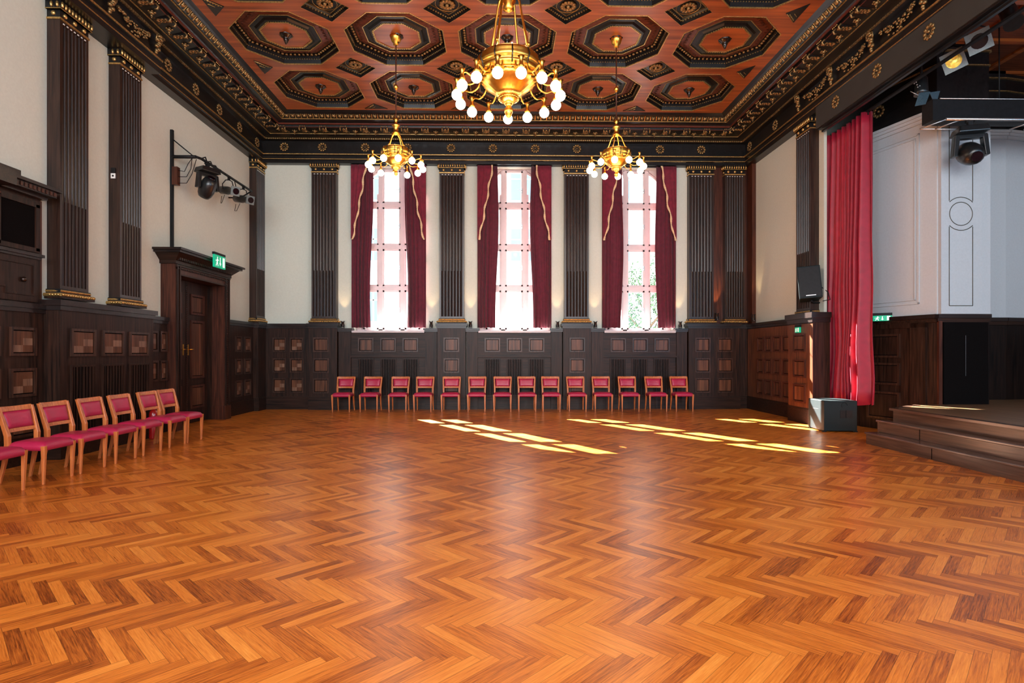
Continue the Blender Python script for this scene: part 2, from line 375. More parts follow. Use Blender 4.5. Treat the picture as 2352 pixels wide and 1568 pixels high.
for k in range(8):                               # incised scroll circles on the inlay band
    P_ = octa(.68); p, q = Vector(P_[k]), Vector(P_[(k + 1) % 8])
    b.m('mahog')
    for t in range(6):
        c = p.lerp(q, (t + .5) / 6); b.tube([(c.x + .035 * math.cos(g * PI / 4), c.y + .035 * math.sin(g * PI / 4), .136) for g in range(8)], .005, 4, True)
coffer = b.build('coffer', ceiling); coffer.location = (0, 0, -50)
b = MB('bronze')
b.lathe([(.105, .02), (.115, 0), (.10, -.02), (.07, -.05), (.045, -.065), (.05, -.08), (.035, -.11), (.02, -.15), (.005, -.175)], n=14, wob=lambda k: .12 * (k % 2))
pend = b.build('pendant', coffer); pend.location = (0, 0, .09)
# prototype diamond
b = MB('ebony')
def dia(a): return [(a, 0), (0, a), (-a, 0), (0, -a)]
def ring_d(b, a0, z0, a1, z1):
    A, B = dia(a0), dia(a1)
    for k in range(4): b.poly([(*A[k], z0), (*A[(k + 1) % 4], z0), (*B[(k + 1) % 4], z1), (*B[k], z1)])
ring_d(b, .41, 0, .40, .06); ring_d(b, .40, .06, .36, .06); ring_d(b, .36, .06, .34, .085)
b.poly([(*p, .085) for p in dia(.34)])
b.m('gold'); ring_d(b, .305, .08, .295, .08); b.tube([(.20 * math.cos(g * PI / 12), .20 * math.sin(g * PI / 12), .08) for g in range(24)], .005, 4, True)
b.m('gold'); bead_poly(b, dia(.375), .05, .012, .055)
b.m('gold'); ring_d(b, .412, -.004, .404, -.004)
diamond = b.build('diamond_coffer', ceiling); diamond.location = (0, 0, -50)
b = MB('oldgold')
def rosette(b, r, n=10, T=None):
    for k in range(n):
        a = 2 * PI * k / n; c = (.68 * r * math.cos(a), .68 * r * math.sin(a))
        b.ell((c[0], c[1], 0), (r * .30, r * .30, r * .16), 6, 3)
    b.tube([(.45 * r * math.cos(g * PI / 6), .45 * r * math.sin(g * PI / 6), -.05 * r) for g in range(12)], .06 * r, 4, True)
    b.ell((0, 0, 0), (r * .25, r * .25, r * .28), 8, 4)
rosette(b, .15, 12)
rs = b.build('rosette', diamond); rs.location = (0, 0, .07)
first = True
for cx in CX:
    for cy in CY:
        o = coffer if first else copy_tree(coffer, ceiling); first = False; o.location = (cx, cy, ZC)
first = True
for ix in range(4):
    for iy in range(3):
        o = diamond if first else copy_tree(diamond, ceiling); first = False
        o.location = (CX[ix] + hx, CY[iy] - hy, ZC)
# half diamonds along the ceiling border
b = MB('ebony')
b.poly([(0, -.27, -.012), (.27, 0, -.012), (0, .27, -.012)]); b.poly([(0, -.27, -.012), (0, .27, -.012), (0, .27, 0), (0, -.27, 0)]); b.poly([(0, -.27, -.012), (.27, 0, -.012), (.27, 0, 0), (0, -.27, 0)]); b.poly([(.27, 0, -.012), (0, .27, -.012), (0, .27, 0), (.27, 0, 0)])
b.m('gold'); b.tube([(.012, -.25, -.016), (.24, -.012, -.016)], .006, 4); bead_poly(b, [(.03, -.20), (.20, -.015)], .04, .008, -.016)
b.tube([(.04, -.08, -.016), (.12, 0, -.016)], .005, 4)
half = b.build('triangle_inlay', ceiling)
spots = []
for iy in range(3):
    spots.append((-4.90, CY[iy] - hy, 0)); spots.append((5.14, CY[iy] - hy, PI))
for ix in range(4): spots.append((CX[ix] + hx, 13.50, -PI / 2))
for k, (x, y, r) in enumerate(spots):
    o = half if k == 0 else copy_tree(half, ceiling); o.location = (x, y, ZC); o.rotation_euler = (0, 0, r)

# ------------------------------------------------------------------ entablature (three trims, mitred)
PROF = [(-.22, 6.31), (0, 6.31), (0, 6.385), (.02, 6.40), (.02, 6.49), (.045, 6.50), (.045, 6.55), (0, 6.565), (0, 6.865), (.05, 6.875), (.11, 6.885), (.17, 6.90), (.30, 6.915), (.33, 6.92), (.34, 6.945), (.36, 6.95), (.62, 6.985), (.63, 7.05), (.67, 7.055), (.70, 7.085), (.74, 7.09), (.80, 7.10), (.81, 7.12), (.83, 7.125), (.93, 7.20), (.95, 7.215), (1.01, 7.25), (1.01, 7.3)]
GLEFT, GRIGHT = 10.0, 11.60
def wallmap(wall):
    if wall == 'L': return lambda s, p, z: (XL + p, s, z)
    if wall == 'B': return lambda s, p, z: (s, YB - p, z)
    return lambda s, p, z: (XR - p, s, z)
def ends(wall, p):
    if wall == 'B': return XL + p, XR - p
    return REAR, YB - p
def run(b, wall, prof, s0=None, s1=None):
    for (p0, z0), (p1, z1) in zip(prof[:-1], prof[1:]):
        a0, a1 = ends(wall, p0); c0, c1 = ends(wall, p1)
        if s0 is not None: a0 = c0 = s0
        if s1 is not None: a1 = c1 = s1
        b.poly([(a0, p0, z0), (a1, p0, z0), (c1, p1, z1), (c0, p1, z1)])
def lineb(b, wall, p, z, w=.010, s0=None, s1=None):
    a0, a1 = ends(wall, p)
    if s0 is not None: a0 = s0
    if s1 is not None: a1 = s1
    b.box(a0, a1, p - .004, p + w, z - w, z + w)
def rosette_wall(T, s, p, z, r, n=10):
    b = MB('oldgold')
    for k in range(n):
        a = 2 * PI * k / n; b.ell((.72 * r * math.cos(a), 0, .72 * r * math.sin(a)), (r * .27, r * .16, r * .27), 6, 3)
    b.tube([(.45 * r * math.cos(g * PI / 6), 0, .45 * r * math.sin(g * PI / 6)) for g in range(12)], .06 * r, 4, True)
    b.ell((0, 0, 0), (r * .2, r * .25, r * .2), 6, 3)
    return b
ROS = rosette_wall(None, 0, 0, 0, .125).build('rosette'); ROS.location = (0, 0, -50)
def put(o, parent, loc, rz=0, first=[]):
    c = o.copy(); COL.objects.link(c); c.parent = parent; c.location = loc; c.rotation_euler = (0, 0, rz)
    return c
# modillion console (scroll bracket) local: x along wall, y- towards room, z
b = MB('oldgold')
sc = [(.10, .0), (.02, .035), (-.07, .05), (-.15, .035), (-.19, -.01), (-.17, -.05), (-.13, -.045)]
for sx in (-.075, .075): b.tube([(sx, y, z) for y, z in sc], [.016, .016, .016, .016, .018, .016, .012], 6)
b.m('oldgold')
for k in range(5): b.ell((0, .06 - .05 * k, .0 + .012 * math.sin(k)), (.045 - .004 * k, .03, .022), 6, 3)
for sx in (-.04, .04):
    for k in range(3): b.ell((sx, .04 - .06 * k, .005), (.018, .035, .016), 5, 3)
b.m('ebony').box(-.08, .08, -.14, .12, .0, .06)
b.m('gold')
for k in range(4): b.ell((-.06 + .04 * k, -.205, .03), .012, 6, 3)
CON = b.build('console'); CON.location = (0, 0, -50)
b = MB('oldgold')
b.ell((0, 0, 0), (.04, .04, .03), 8, 4); b.ell((0, -.0, -.045), (.02, .02, .02), 6, 3); b.ell((0, 0, -.075), .012, 5, 3)
for k in range(5): a = 2 * PI * k / 5; b.ell((.045 * math.cos(a), .045 * math.sin(a), .012), (.022, .022, .012), 5, 3)
DRP = b.build('pine_drop'); DRP.location = (0, 0, -50)
# garland bracket and swag for the nearer frieze
b = MB('oldgold')
for k in range(9):
    t = k / 8; b.ell((.035 * math.sin(k * 2.3), -.05 - .05 * (1 - t), .12 - .27 * t), (.06 - .03 * t, .05 - .02 * t, .035), 6, 3)
for sx in (-1, 1):
    b.tube([(sx * .03, -.09, .14), (sx * .075, -.10, .12), (sx * .08, -.09, .06), (sx * .04, -.07, .02)], .014, 5)
BRK = b.build('lion_bracket'); BRK.location = (0, 0, -50)
b = MB('oldgold')
rr_ = random.Random(3)
for k in range(70):
    t = rr_.uniform(-1, 1); w = .075 * (1 - abs(t) ** 2.2) + .02
    b.ell((t * .40, -.03 - rr_.uniform(0, .03), .05 - .12 * (1 - t * t) + rr_.uniform(-w, w)), (.028, .02, .02), 5, 3)
SWG = b.build('garland'); SWG.location = (0, 0, -50)

BACKR = [-5.54, -4.57, -3.48, -2.40, -1.28, -.20, .89, 1.97, 3.05, 4.13, 5.21]
LEFTR = [14.29, 13.34, 12.39, 11.44, 10.49]
RIGHTR = [14.33, 12.98]
for ti, wall in enumerate('LBR'):
    T = wallmap(wall)
    b = MB('ebony', T); run(b, wall, PROF)
    if wall == 'L':
        q = .17
        b.box(REAR, GLEFT, 0, q, 6.31, 6.88); b.box(REAR, GLEFT, 0, q + .03, 6.50, 6.56); b.box(REAR, GLEFT, 0, q + .06, 6.86, 6.90)
    tr = struct(b.build('trim_%d' % (ti + 1)))
    b = MB('gold', T)
    s0 = None; s1 = None
    if wall == 'L':
        lineb(b, wall, .02, 6.41, .008, s0=GLEFT); lineb(b, wall, .045, 6.525, .013, s0=GLEFT)
        lineb(b, wall, .17, 6.41, .008, s1=GLEFT); lineb(b, wall, .20, 6.525, .013, s1=GLEFT)
    elif wall == 'R':
        lineb(b, wall, .02, 6.41, .008); lineb(b, wall, .045, 6.525, .013)
    else:
        lineb(b, wall, .02, 6.41, .007); lineb(b, wall, .045, 6.525, .011)
    lineb(b, wall, .34, 6.93, .008); lineb(b, wall, .81, 7.11, .009)
    b.build('gilt_fillets', tr)
    b = MB('redline', T); lineb(b, wall, .67, 7.045, .018); lineb(b, wall, .62, 6.985, .006); b.build('red_moulding', tr)
    b = MB('oldgold', T)   # bead moulding and egg and dart
    a0, a1 = ends(wall, .15); a0 = max(a0, 5.5) if wall != 'B' else a0
    n = int((a1 - a0) / .055)
    for k in range(n):
        s = a0 + (k + .5) * (a1 - a0) / n; p = .14
        if wall == 'L' and s < GLEFT: p = .25
        b.box(s - .02, s + .02, p - .015, p + .015, 6.868, 6.905)
    b.build('bead_moulding', tr)
    b = MB('gold', T)
    a0, a1 = ends(wall, .88); a0 = max(a0, 5.5) if wall != 'B' else a0
    n = int((a1 - a0) / .14)
    for k in range(n):
        s = a0 + (k + .5) * (a1 - a0) / n; w = (a1 - a0) / n
        b.m('oldgold'); b.ell((s, .885, 7.155), (.050, .038, .038), 7, 4)
        b.ell((s - .028, .90, 7.17), (.014, .03, .025), 5, 3); b.ell((s + .028, .90, 7.17), (.014, .03, .025), 5, 3)
        b.m('gold'); b.hexa([(s + w / 2 - .006, .84, 7.115), (s + w / 2 + .006, .84, 7.115), (s + w / 2 + .012, .86, 7.115), (s + w / 2 - .012, .86, 7.115)],
               [(s + w / 2 - .007, .90, 7.17), (s + w / 2 + .007, .90, 7.17), (s + w / 2 + .007, .92, 7.185), (s + w / 2 - .007, .92, 7.185)])
    b.build('egg_and_dart', tr)
    rz = {'L': PI / 2, 'B': 0, 'R': -PI / 2}[wall]
    a0, a1 = ends(wall, .50)
    if wall == 'B': pos = [a0 + (k + .5) * (a1 - a0) / 23 for k in range(23)]
    else: pos = [a1 - .24 - .484 * k for k in range(17)]
    for s in pos: put(CON, tr, T(s, .48, 6.955), rz)
    for s in pos[:-1]: put(DRP, tr, T(s + (.242 if wall == 'B' else -.242), .46, 6.94), rz)
    if wall == 'B':
        for s in BACKR: put(ROS, tr, T(s, .01, 6.72), rz)
    if wall == 'L':
        for s in LEFTR: put(ROS, tr, T(s, .01, 6.72), rz)
        for k in range(4):
            put(BRK, tr, T(9.80 - 1.15 * k, .17, 6.73), rz); put(SWG, tr, T(9.22 - 1.15 * k, .17, 6.73), rz)
    if wall == 'R':
        for s in RIGHTR: put(ROS, tr, T(s, .01, 6.72), rz)
        for k in range(5):
            put(BRK, tr, T(11.84 - 1.18 * k, .01, 6.73), rz); put(SWG, tr, T(11.25 - 1.18 * k, .01, 6.73), rz)
# proscenium beam
b = MB('beam'); b.box(6.345, 6.52, REAR, 11.27, 5.95, 6.385)
beam = struct(b.build('trim_4'))
b = MB('ebony'); b.box(6.36, 6.52, REAR, 11.25, 5.92, 5.95); b.box(6.42, 6.47, REAR, 11.2, 5.86, 5.90); b.build('lower_edge', beam)
for s in (10.59, 9.41, 8.25, 7.07, 5.9): put(ROS, beam, (6.335, s, 6.20), -PI / 2)
for o in (ROS, CON, DRP, BRK, SWG): bpy.data.objects.remove(o)

# ------------------------------------------------------------------ pilasters
def pilaster(w, label, loc, rz, flutes=7, z0=2.2):
    t = thing('fluted_pilaster', label, 'pilaster', (loc[0], loc[1], z0), rz, 'fluted pilasters around the hall')
    dp = .18
    def prof(reed):
        pts = [(-w / 2, -.0), (-w / 2, -dp)]
        mrg = .035; pw = (w - 2 * mrg) / flutes; fl = pw * .22
        for k in range(flutes):
            a = -w / 2 + mrg + k * pw + fl / 2; c = a + pw - fl; mid = (a + c) / 2; r = (c - a) / 2
            if not reed:
                for g in range(5): an = PI * g / 4; pts.append((mid - r * math.cos(an), -dp + .030 * math.sin(an)))
            else:
                pts += [(a, -dp), (a + .004, -dp + .03)]
                for g in range(5): an = PI * g / 4; pts.append((mid - r * .62 * math.cos(an), -dp + .026 - .024 * math.sin(an)))
                pts += [(c - .004, -dp + .03), (c, -dp)]
        pts += [(w / 2, -dp), (w / 2, 0)]
        return pts
    b = MB('shaft'); H0, H1, H2 = .135, 1.36, 3.87
    b.box(-w / 2, w / 2, -dp, 0, H0, H0 + .05); b.prism(prof(True), H0 + .05, H1); b.prism(prof(False), H1, H2 - .06); b.box(-w / 2, w / 2, -dp, 0, H2 - .06, H2)
    b.build('shaft', t)
    b = MB('oak')                         # base: two gilt rolls on a plinth
    b.box(-w / 2 - .05, w / 2 + .05, -dp - .06, 0, 0, .03)
    b.m('black').box(-w / 2 - .02, w / 2 + .02, -dp - .02, 0, .03, .135)
    def roll(e, zc, h, mat, bead=False):
        b.m(mat); x = w / 2 + e; y = -dp - e
        b.tube([(-x, 0, zc), (-x, y, zc), (x, y, zc), (x, 0, zc)], h, 8, False, False)
        if bead:
            n = int(2 * x / .045)
            for k in range(n): b.ell((-x + (k + .5) * 2 * x / n, y - h * .8, zc), (.018, .012, h * .8), 6, 3)
            for sx in (-1, 1):
                for k in range(4): b.ell((sx * (x + h * .8), y + .04 * k + .02, zc), (.012, .018, h * .8), 6, 3)
    roll(.045, .052, .026, 'gold', True); roll(.012, .108, .018, 'gold')
    b.build('base', t)
    b = MB('ebony')                       # capital
    b.box(-w / 2, w / 2, -dp, 0, H2, 4.0); b.box(-w / 2 - .03, w / 2 + .03, -dp - .03, 0, 4.0, 4.115)
    b.m('gold'); x = w / 2; y = -dp
    b.box(-x - .012, x + .012, y - .012, 0, H2, H2 + .026)
    def eggs(zc, e, st, rr):
        xx = x + e; yy = y - e; n = int(2 * xx / st)
        for k in range(n):
            cx_ = -xx + (k + .5) * 2 * xx / n
            b.m('gold').ell((cx_, yy, zc), (st * .34, .022, rr), 6, 4)
        for sx in (-1, 1):
            m = 2
            for k in range(m): b.ell((sx * xx, yy + (k + .6) * .08, zc), (.022, st * .34, rr), 6, 4)
    eggs(4.06, .04, .058, .045)
    b.m('gold').box(-x - .035, x + .035, y - .035, 0, 4.0, 4.012)
    for k in range(3): b.ell((-x + (k + .5) * 2 * x / 3, y - .005, 3.955), (.036, .022, .034), 8, 4)
    for sx in (-1, 1): b.ell((sx * (x + .003), y + .09, 3.955), (.02, .034, .034), 8, 4)
    b.m('white')
    for k in range(flutes): b.box(-x + .035 + (k + .3) * (w - .07) / flutes, -x + .035 + (k + .7) * (w - .07) / flutes, y - .004, y + .02, H2 - .045, H2 - .03)
    b.build('capital', t)
    return t
pilaster(.63, 'fluted dark pilaster on back wall, left of the left window', (-4.53, YBw), 0)
pilaster(.63, 'fluted dark pilaster between the left and middle windows', (-1.26, YBw), 0)
pilaster(.63, 'fluted dark pilaster between the middle and right windows', (1.965, YBw), 0)
pilaster(.64, 'fluted dark pilaster just right of the right window', (5.215, YBw), 0)
pilaster(.52, 'fluted dark pilaster filling the right corner of the back wall', (6.09, YBw), 0)
pilaster(.50, 'narrow fluted pilaster in the far left corner of the hall', (XLw, 14.52), PI / 2)
pilaster(.54, 'fluted pilaster with wall switch on its side, left wall near the door', (XLw, 9.465), PI / 2)
pilaster(.54, 'tall fluted pilaster beside the carved wall cabinet, nearest on the left', (XLw, 8.23), PI / 2)
pilaster(.56, 'fluted pilaster behind the wall speaker beside the red stage curtain', (XRw, 11.815), -PI / 2)

# ------------------------------------------------------------------ dado
def panel(T, parent, s0, s1, z0, z1, d, style='burl', fw=.035):
    b = MB('mahog' if parent.name in ('trim_7', 'door_1', 'door_2') else 'oakframe', T); t = .028
    for (a, c, e, g) in ((s0, s1, z0, z0 + fw), (s0, s1, z1 - fw, z1), (s0, s0 + fw, z0 + fw, z1 - fw), (s1 - fw, s1, z0 + fw, z1 - fw)):
        b.box(a, c, d, d + t, e, g)
    b.m('void').box(s0 + fw, s1 - fw, d, d + .003, z0 + fw, z1 - fw); i = fw + .014
    if style == 'marq':
        n, m = 2, 3
        for k in range(n):
            for q in range(m):
                a = s0 + i + (s1 - s0 - 2 * i) * k / n; c = s0 + i + (s1 - s0 - 2 * i) * (k + 1) / n
                e = z0 + i + (z1 - z0 - 2 * i) * q / m; g = z0 + i + (z1 - z0 - 2 * i) * (q + 1) / m
                b.m('burl_light' if (k + q) % 2 == 0 and q < 2 else 'burl').box(a, c, d, d + .009, e, g)
    else: b.m('oak' if parent.name == 'door_3' else 'burl').box(s0 + i, s1 - i, d, d + .010, z0 + i, z1 - i)
    return b.build('panel', parent)
def grille(T, parent, s0, s1, z0, z1, d, n=8):
    b = MB('void', T); b.box(s0, s1, d - .0, d + .004, z0, z1)
    b.m('oak')
    for k in range(n):
        a = s0 + (k + .5) * (s1 - s0) / n; b.box(a - .011, a + .011, d + .004, d + .022, z0, z1)
    for (a, c, e, g) in ((s0 - .02, s1 + .02, z1, z1 + .025), (s0 - .02, s0, z0, z1), (s1, s1 + .02, z0, z1), (s0 - .02, s1 + .02, z0 - .025, z0)): b.box(a, c, d, d + .026, e, g)
    return b.build('radiator_grille', parent)
ROWS = [(.42, .80), (.94, 1.31), (1.47, 1.84)]
def block(b, s0, s1, d, ztop, base=.30, capz=.12, over=.045, d0=0.0):
    b.m('oak').box(s0, s1, d0, d, 0, ztop - capz)
    b.m('oakx').box(s0 - .008, s1 + .008, d0, d + .02, 0, base); b.box(s0 - .006, s1 + .006, d0, d + .012, base, base + .03)
    b.m('cap').box(s0 - over * .4, s1 + over * .4, d0, d + over * .5, ztop - capz, ztop - capz * .55); b.box(s0 - over, s1 + over, d0, d + over, ztop - capz * .55, ztop)
# back wall
b = MB('oak', FB)
block(b, XLw, -4.9, .10, 2.2)
for x in (-4.53, -1.26, 1.965): block(b, x - .36, x + .36, .27, 2.2)
block(b, 4.85, 6.18, .27, 2.2); block(b, 6.18, XRw, .12, 2.2)
for k, wx in enumerate(WC):
    l = wx - .95; r = wx + .95
    pl = (-4.53 + .36, -1.26 + .36, 1.965 + .36)[k]; pr = (-1.26 - .36, 1.965 - .36, 4.85)[k]
    block(b, pl + .02, l, .20, 2.08, capz=.09); block(b, r, pr - .02, .20, 2.08, capz=.09)
    b.m('oakx').box(l, r, 0.02, .13, 0, 1.96); b.box(l, r, .13, .17, 1.36, 1.93); b.box(l, r, .13, .20, 1.33, 1.37); b.box(l, r, 0, .16, 0, .30)
    b.box(l, r, .13, .155, 1.90, 1.96)
dado_b = struct(b.build('trim_5'))
for c in ((-5.86, -5.51), (-5.42, -5.07)):
    for z in ROWS: panel(FB, dado_b, c[0], c[1], z[0], z[1], .10, 'marq')
for x in (-4.57, -1.26, 1.965):
    for z in ROWS: panel(FB, dado_b, x - .20, x + .20, z[0], z[1], .27)
for x in (5.21, 5.79):
    for z in ROWS: panel(FB, dado_b, x - .20, x + .20, z[0], z[1], .27)
for wx in WC:
    for dx in (-.57, 0, .57):
        panel(FB, dado_b, wx + dx - .20, wx + dx + .20, 1.47, 1.83, .17); grille(FB, dado_b, wx + dx - .19, wx + dx + .19, .36, 1.28, .13, 9)
# left wall
b = MB('oak', FL)
block(b, 3.0, 7.80, .09, 2.1); block(b, 7.80, 9.87, .30, 2.17, capz=.14, over=.05); block(b, 9.87, 10.58, .12, 2.1); block(b, 12.70, 14.22, .12, 2.2); block(b, 14.22, 14.70, .24, 2.2)
dado_l = struct(b.build('trim_6'))
for s in (7.40, 6.86, 6.32):
    for z in ROWS: panel(FL, dado_l, s - .15, s + .25, z[0] - .06, z[1] - .06, .09, 'marq')
for a, c in ((7.98, 8.46), (8.60, 9.09), (9.22, 9.72)):
    panel(FL, dado_l, a, c, 1.40, 1.79, .30, 'marq'); grille(FL, dado_l, a + .02, c - .02, .36, 1.25, .30, 7)
for a, c in ((10.02, 10.28), (10.34, 10.56), (13.26, 13.57), (13.71, 14.05)):
    for z in ROWS: panel(FL, dado_l, a, c, z[0], z[1], .12, 'marq')
# right wall
b = MB('mahog', FR)
block(b, 12.10, 14.70, .12, 2.2); b.m('litoak').box(12.1, 14.6, .12, .13, .33, 2.06)
block(b, 11.15, 12.10, .34, 2.26, capz=.2, over=.06)
b.m('litoak').box(11.15, 12.10, .34, .35, .33, 2.04)
dado_r = struct(b.build('trim_7'))
for a in (12.42, 12.86, 13.29, 13.70):
    for z in ROWS: panel(FR, dado_r, a, a + .33, z[0], z[1], .13)
for z in ROWS: panel(FR, dado_r, 11.40, 11.87, z[0], z[1], .35)
# wood wall strips in the right corner of back wall (between the last two pilasters)
b = MB('mahog', FB); b.box(5.53, XRw, 0, .03, 2.2, 6.31); b.m('mahog'); struct(b.build('trim_8'))
b = MB('mahog', FR); b.box(14.42, 14.76, 0, .10, 2.2, 6.31); struct(b.build('trim_9'))

# ------------------------------------------------------------------ windows
def make_window(n, wx):
    b = MB('frame'); Y0, Y1 = 15.05, 15.20; r = .80; zs = 5.56
    # arched surround: rectangle with arched hole
    N = 24; outer = []; inner = []
    for k in range(N + 1):
        a = PI * k / N; inner.append((r * math.cos(a), zs + r * math.sin(a)))
    for k in range(N):
        p, q = inner[k], inner[k + 1]
        b.poly([(wx + p[0], Y0, p[1]), (wx + q[0], Y0, q[1]), (wx + q[0], Y0, 6.36), (wx + p[0], Y0, 6.36)])
        b.poly([(wx + p[0], Y0, p[1]), (wx + q[0], Y0, q[1]), (wx + q[0], Y1, q[1]), (wx + p[0], Y1, p[1])], True)
    for sx in (-1, 1): b.box(*sorted((wx + sx * r, wx + sx * .94)), Y0, Y1, 1.97, 6.36)
    w = struct(b.build('window_%d' % n))
    b = MB('frame')                    # frame, mullions, transoms
    for sx in (-1, 1):
        b.box(wx + sx * .80 - (.05 if sx > 0 else 0), wx + sx * .80 + (0 if sx > 0 else .05), 15.08, 15.16, 2.03, zs)
        b.box(wx + sx * .29 - .055, wx + sx * .29 + .055, 15.05, 15.17, 2.03, zs + math.sqrt(r * r - .29 ** 2))
    for z in (3.16, 4.25, 5.36): b.box(wx - .8, wx + .8, 15.047, 15.173, z - .055, z + .055)
    b.box(wx - .8, wx + .8, 15.05, 15.17, 2.0, 2.07)
    b.tube([(wx + .77 * math.cos(PI * k / 24), 15.12, zs + .77 * math.sin(PI * k / 24)) for k in range(25)], .032, 6)
    b.build('window_frame', w)
    rows = [(2.07, 3.105), (3.215, 4.195), (4.305, 5.305), (5.415, 6.2)]
    for (z0, z1) in rows:
        for (x0, x1) in ((-.75, -.345), (-.235, .235), (.345, .75)):
            top = z1
            b = MB('frame'); t = .042
            if z1 > 6: top = zs + math.sqrt(max(.01, .76 ** 2 - max(abs(x0), abs(x1)) ** 2)) - (0 if abs(x0 + x1) < .1 else .0)
            if abs(x0 + x1) > .1 and z1 > 6: top = zs + .10
            b.box(wx + x0, wx + x0 + t, 15.07, 15.14, z0, top); b.box(wx + x1 - t, wx + x1, 15.07, 15.14, z0, top); b.box(wx + x0, wx + x1, 15.07, 15.14, z0, z0 + t)
            if z1 < 6 or abs(x0 + x1) < .1: b.box(wx + x0, wx + x1, 15.07, 15.14, top - t, top)
            s_ = b.build('sash', w)
            g = MB('glass')
            if z1 > 6 and abs(x0 + x1) > .1:
                sg = 1 if x0 > 0 else -1; pts = []
                xs = [min(abs(x0), abs(x1)) + k * (abs(x1 - x0)) / 6 for k in range(7)]
                pts = [(wx + sg * x, 15.105, zs + math.sqrt(max(0, .79 ** 2 - x * x))) for x in xs]
                g.poly([(wx + sg * xs[-1], 15.105, z0), (wx + sg * xs[0], 15.105, z0)] + pts)
            else: g.poly([(wx + x0, 15.105, z0), (wx + x1, 15.105, z0), (wx + x1, 15.105, top), (wx + x0, 15.105, top)])
            g.build('pane', s_)
            if abs(x0 + x1) < .1:
                h = MB('steel'); zc = (z0 + min(z1, 6.1)) / 2
                h.box(wx + x1 - .03, wx + x1 - .01, 15.04, 15.075, zc - .06, zc + .06); h.tube([(wx + x1 - .02, 15.035, zc), (wx + x1 - .13, 15.02, zc + .01)], .008, 6); h.build('sash_handle', s_)
    b = MB('sill'); b.box(wx - .93, wx + .93, 14.57, 15.08, 1.965, 2.02); b.build('window_sill', w, .006)
for k, wx in enumerate(WC): make_window(k + 1, wx)

# curtains
def cloth(x0, x1, zb, zt, yc, amp, waves, mat, name, parent=None, phase=0, nx=90, nz=14, taper=None, hem=.004, squeeze=0, axis='x'):
    b = MB(mat); ids = []
    for j in range(nz + 1):
        tz = j / nz; z = zb + (zt - zb) * tz; row = []
        for i in range(nx + 1):
            t = i / nx
            xx0, xx1 = x0, x1
            if taper: xx0, xx1 = taper(tz)
            x = xx0 + (xx1 - xx0) * t
            a = amp * (0.55 + .45 * math.sin(t * 5.1 + phase)) * (1.0 - .35 * tz)
            off = a * math.sin(2 * PI * waves * (t + .012 * math.sin(3 * tz + phase)) + phase) + a * .35 * math.sin(2 * PI * waves * 2.3 * t + 1.7 * phase + tz)
            zz = z + (hem * math.sin(waves * 4.1 * t + phase) if j == 0 else 0)
            p = (x, yc + off, zz) if axis == 'x' else (yc + off, x, zz)
            row.append(b.av(p))
        ids.append(row)
    for j in range(nz):
        for i in range(nx): b.face([ids[j][i], ids[j][i + 1], ids[j + 1][i + 1], ids[j + 1][i]], True)
    o = b.build(name, parent)
    sd = o.modifiers.new('thick', 'SOLIDIFY'); sd.thickness = .006
    return o
WN = ['left', 'middle', 'right']
for k, wx in enumerate(WC):
    for sx in (-1, 1):
        side = 'left' if sx < 0 else 'right'
        inner = wx + sx * .47; outer = wx + sx * .96
        def tp(tz, inner=inner, outer=outer, sx=sx):
            w_ = .03 * math.sin(tz * 6 + k) - .05 * tz
            return (min(outer, inner + sx * w_), max(outer, inner + sx * w_)) if sx > 0 else (outer, inner + sx * w_)
        c = cloth(min(inner, outer), max(inner, outer), 2.10, 6.30, 14.70, .044, 5.5, 'velvet', 'window_curtain', None, k * 1.3 + sx, taper=tp)
        tag(c, 'dark red velvet curtain with gold-edged drape, %s side of the %s window' % (side, WN[k]), 'curtain', 'velvet curtains at the three windows')
        def tq(tz, outer=outer, sx=sx):
            w_ = .04 + .36 * max(0, tz) ** 0.9; a = outer; e = outer - sx * w_
            return (min(a, e), max(a, e))
        dr = cloth(0, 1, 4.38, 6.29, 14.625, .014, 3.2, 'velvet2', 'over_drape', c, k + sx, 40, 14, taper=tq)
        b = MB('braid'); pts = []
        for j in range(41):
            tz = j / 40; w_ = .04 + .36 * tz ** .9
            pts.append((outer - sx * (w_ + .018 * math.sin(tz * 21 + k * 2)), 14.600 + .010 * math.sin(tz * 30), 4.36 + 1.93 * tz))
        for q in range(40):
            p, r_ = pts[q], pts[q + 1]; w = .020 + .006 * math.sin(q * 1.1 + k)
            b.hexa([(p[0] - w, p[1] - .005, p[2]), (p[0] + w, p[1] - .005, p[2]), (p[0] + w, p[1] + .005, p[2]), (p[0] - w, p[1] + .005, p[2])],
                   [(r_[0] - w, r_[1] - .005, r_[2]), (r_[0] + w, r_[1] - .005, r_[2]), (r_[0] + w, r_[1] + .005, r_[2]), (r_[0] - w, r_[1] + .005, r_[2])])
        b.build('gold_braid', dr)
    b = MB('black'); b.tube([(wx - .98, 14.70, 6.303), (wx + .98, 14.70, 6.303)], .012, 6)
    tag(b.build('curtain_rail'), 'thin dark curtain rail above the %s window' % WN[k], 'curtain rail')

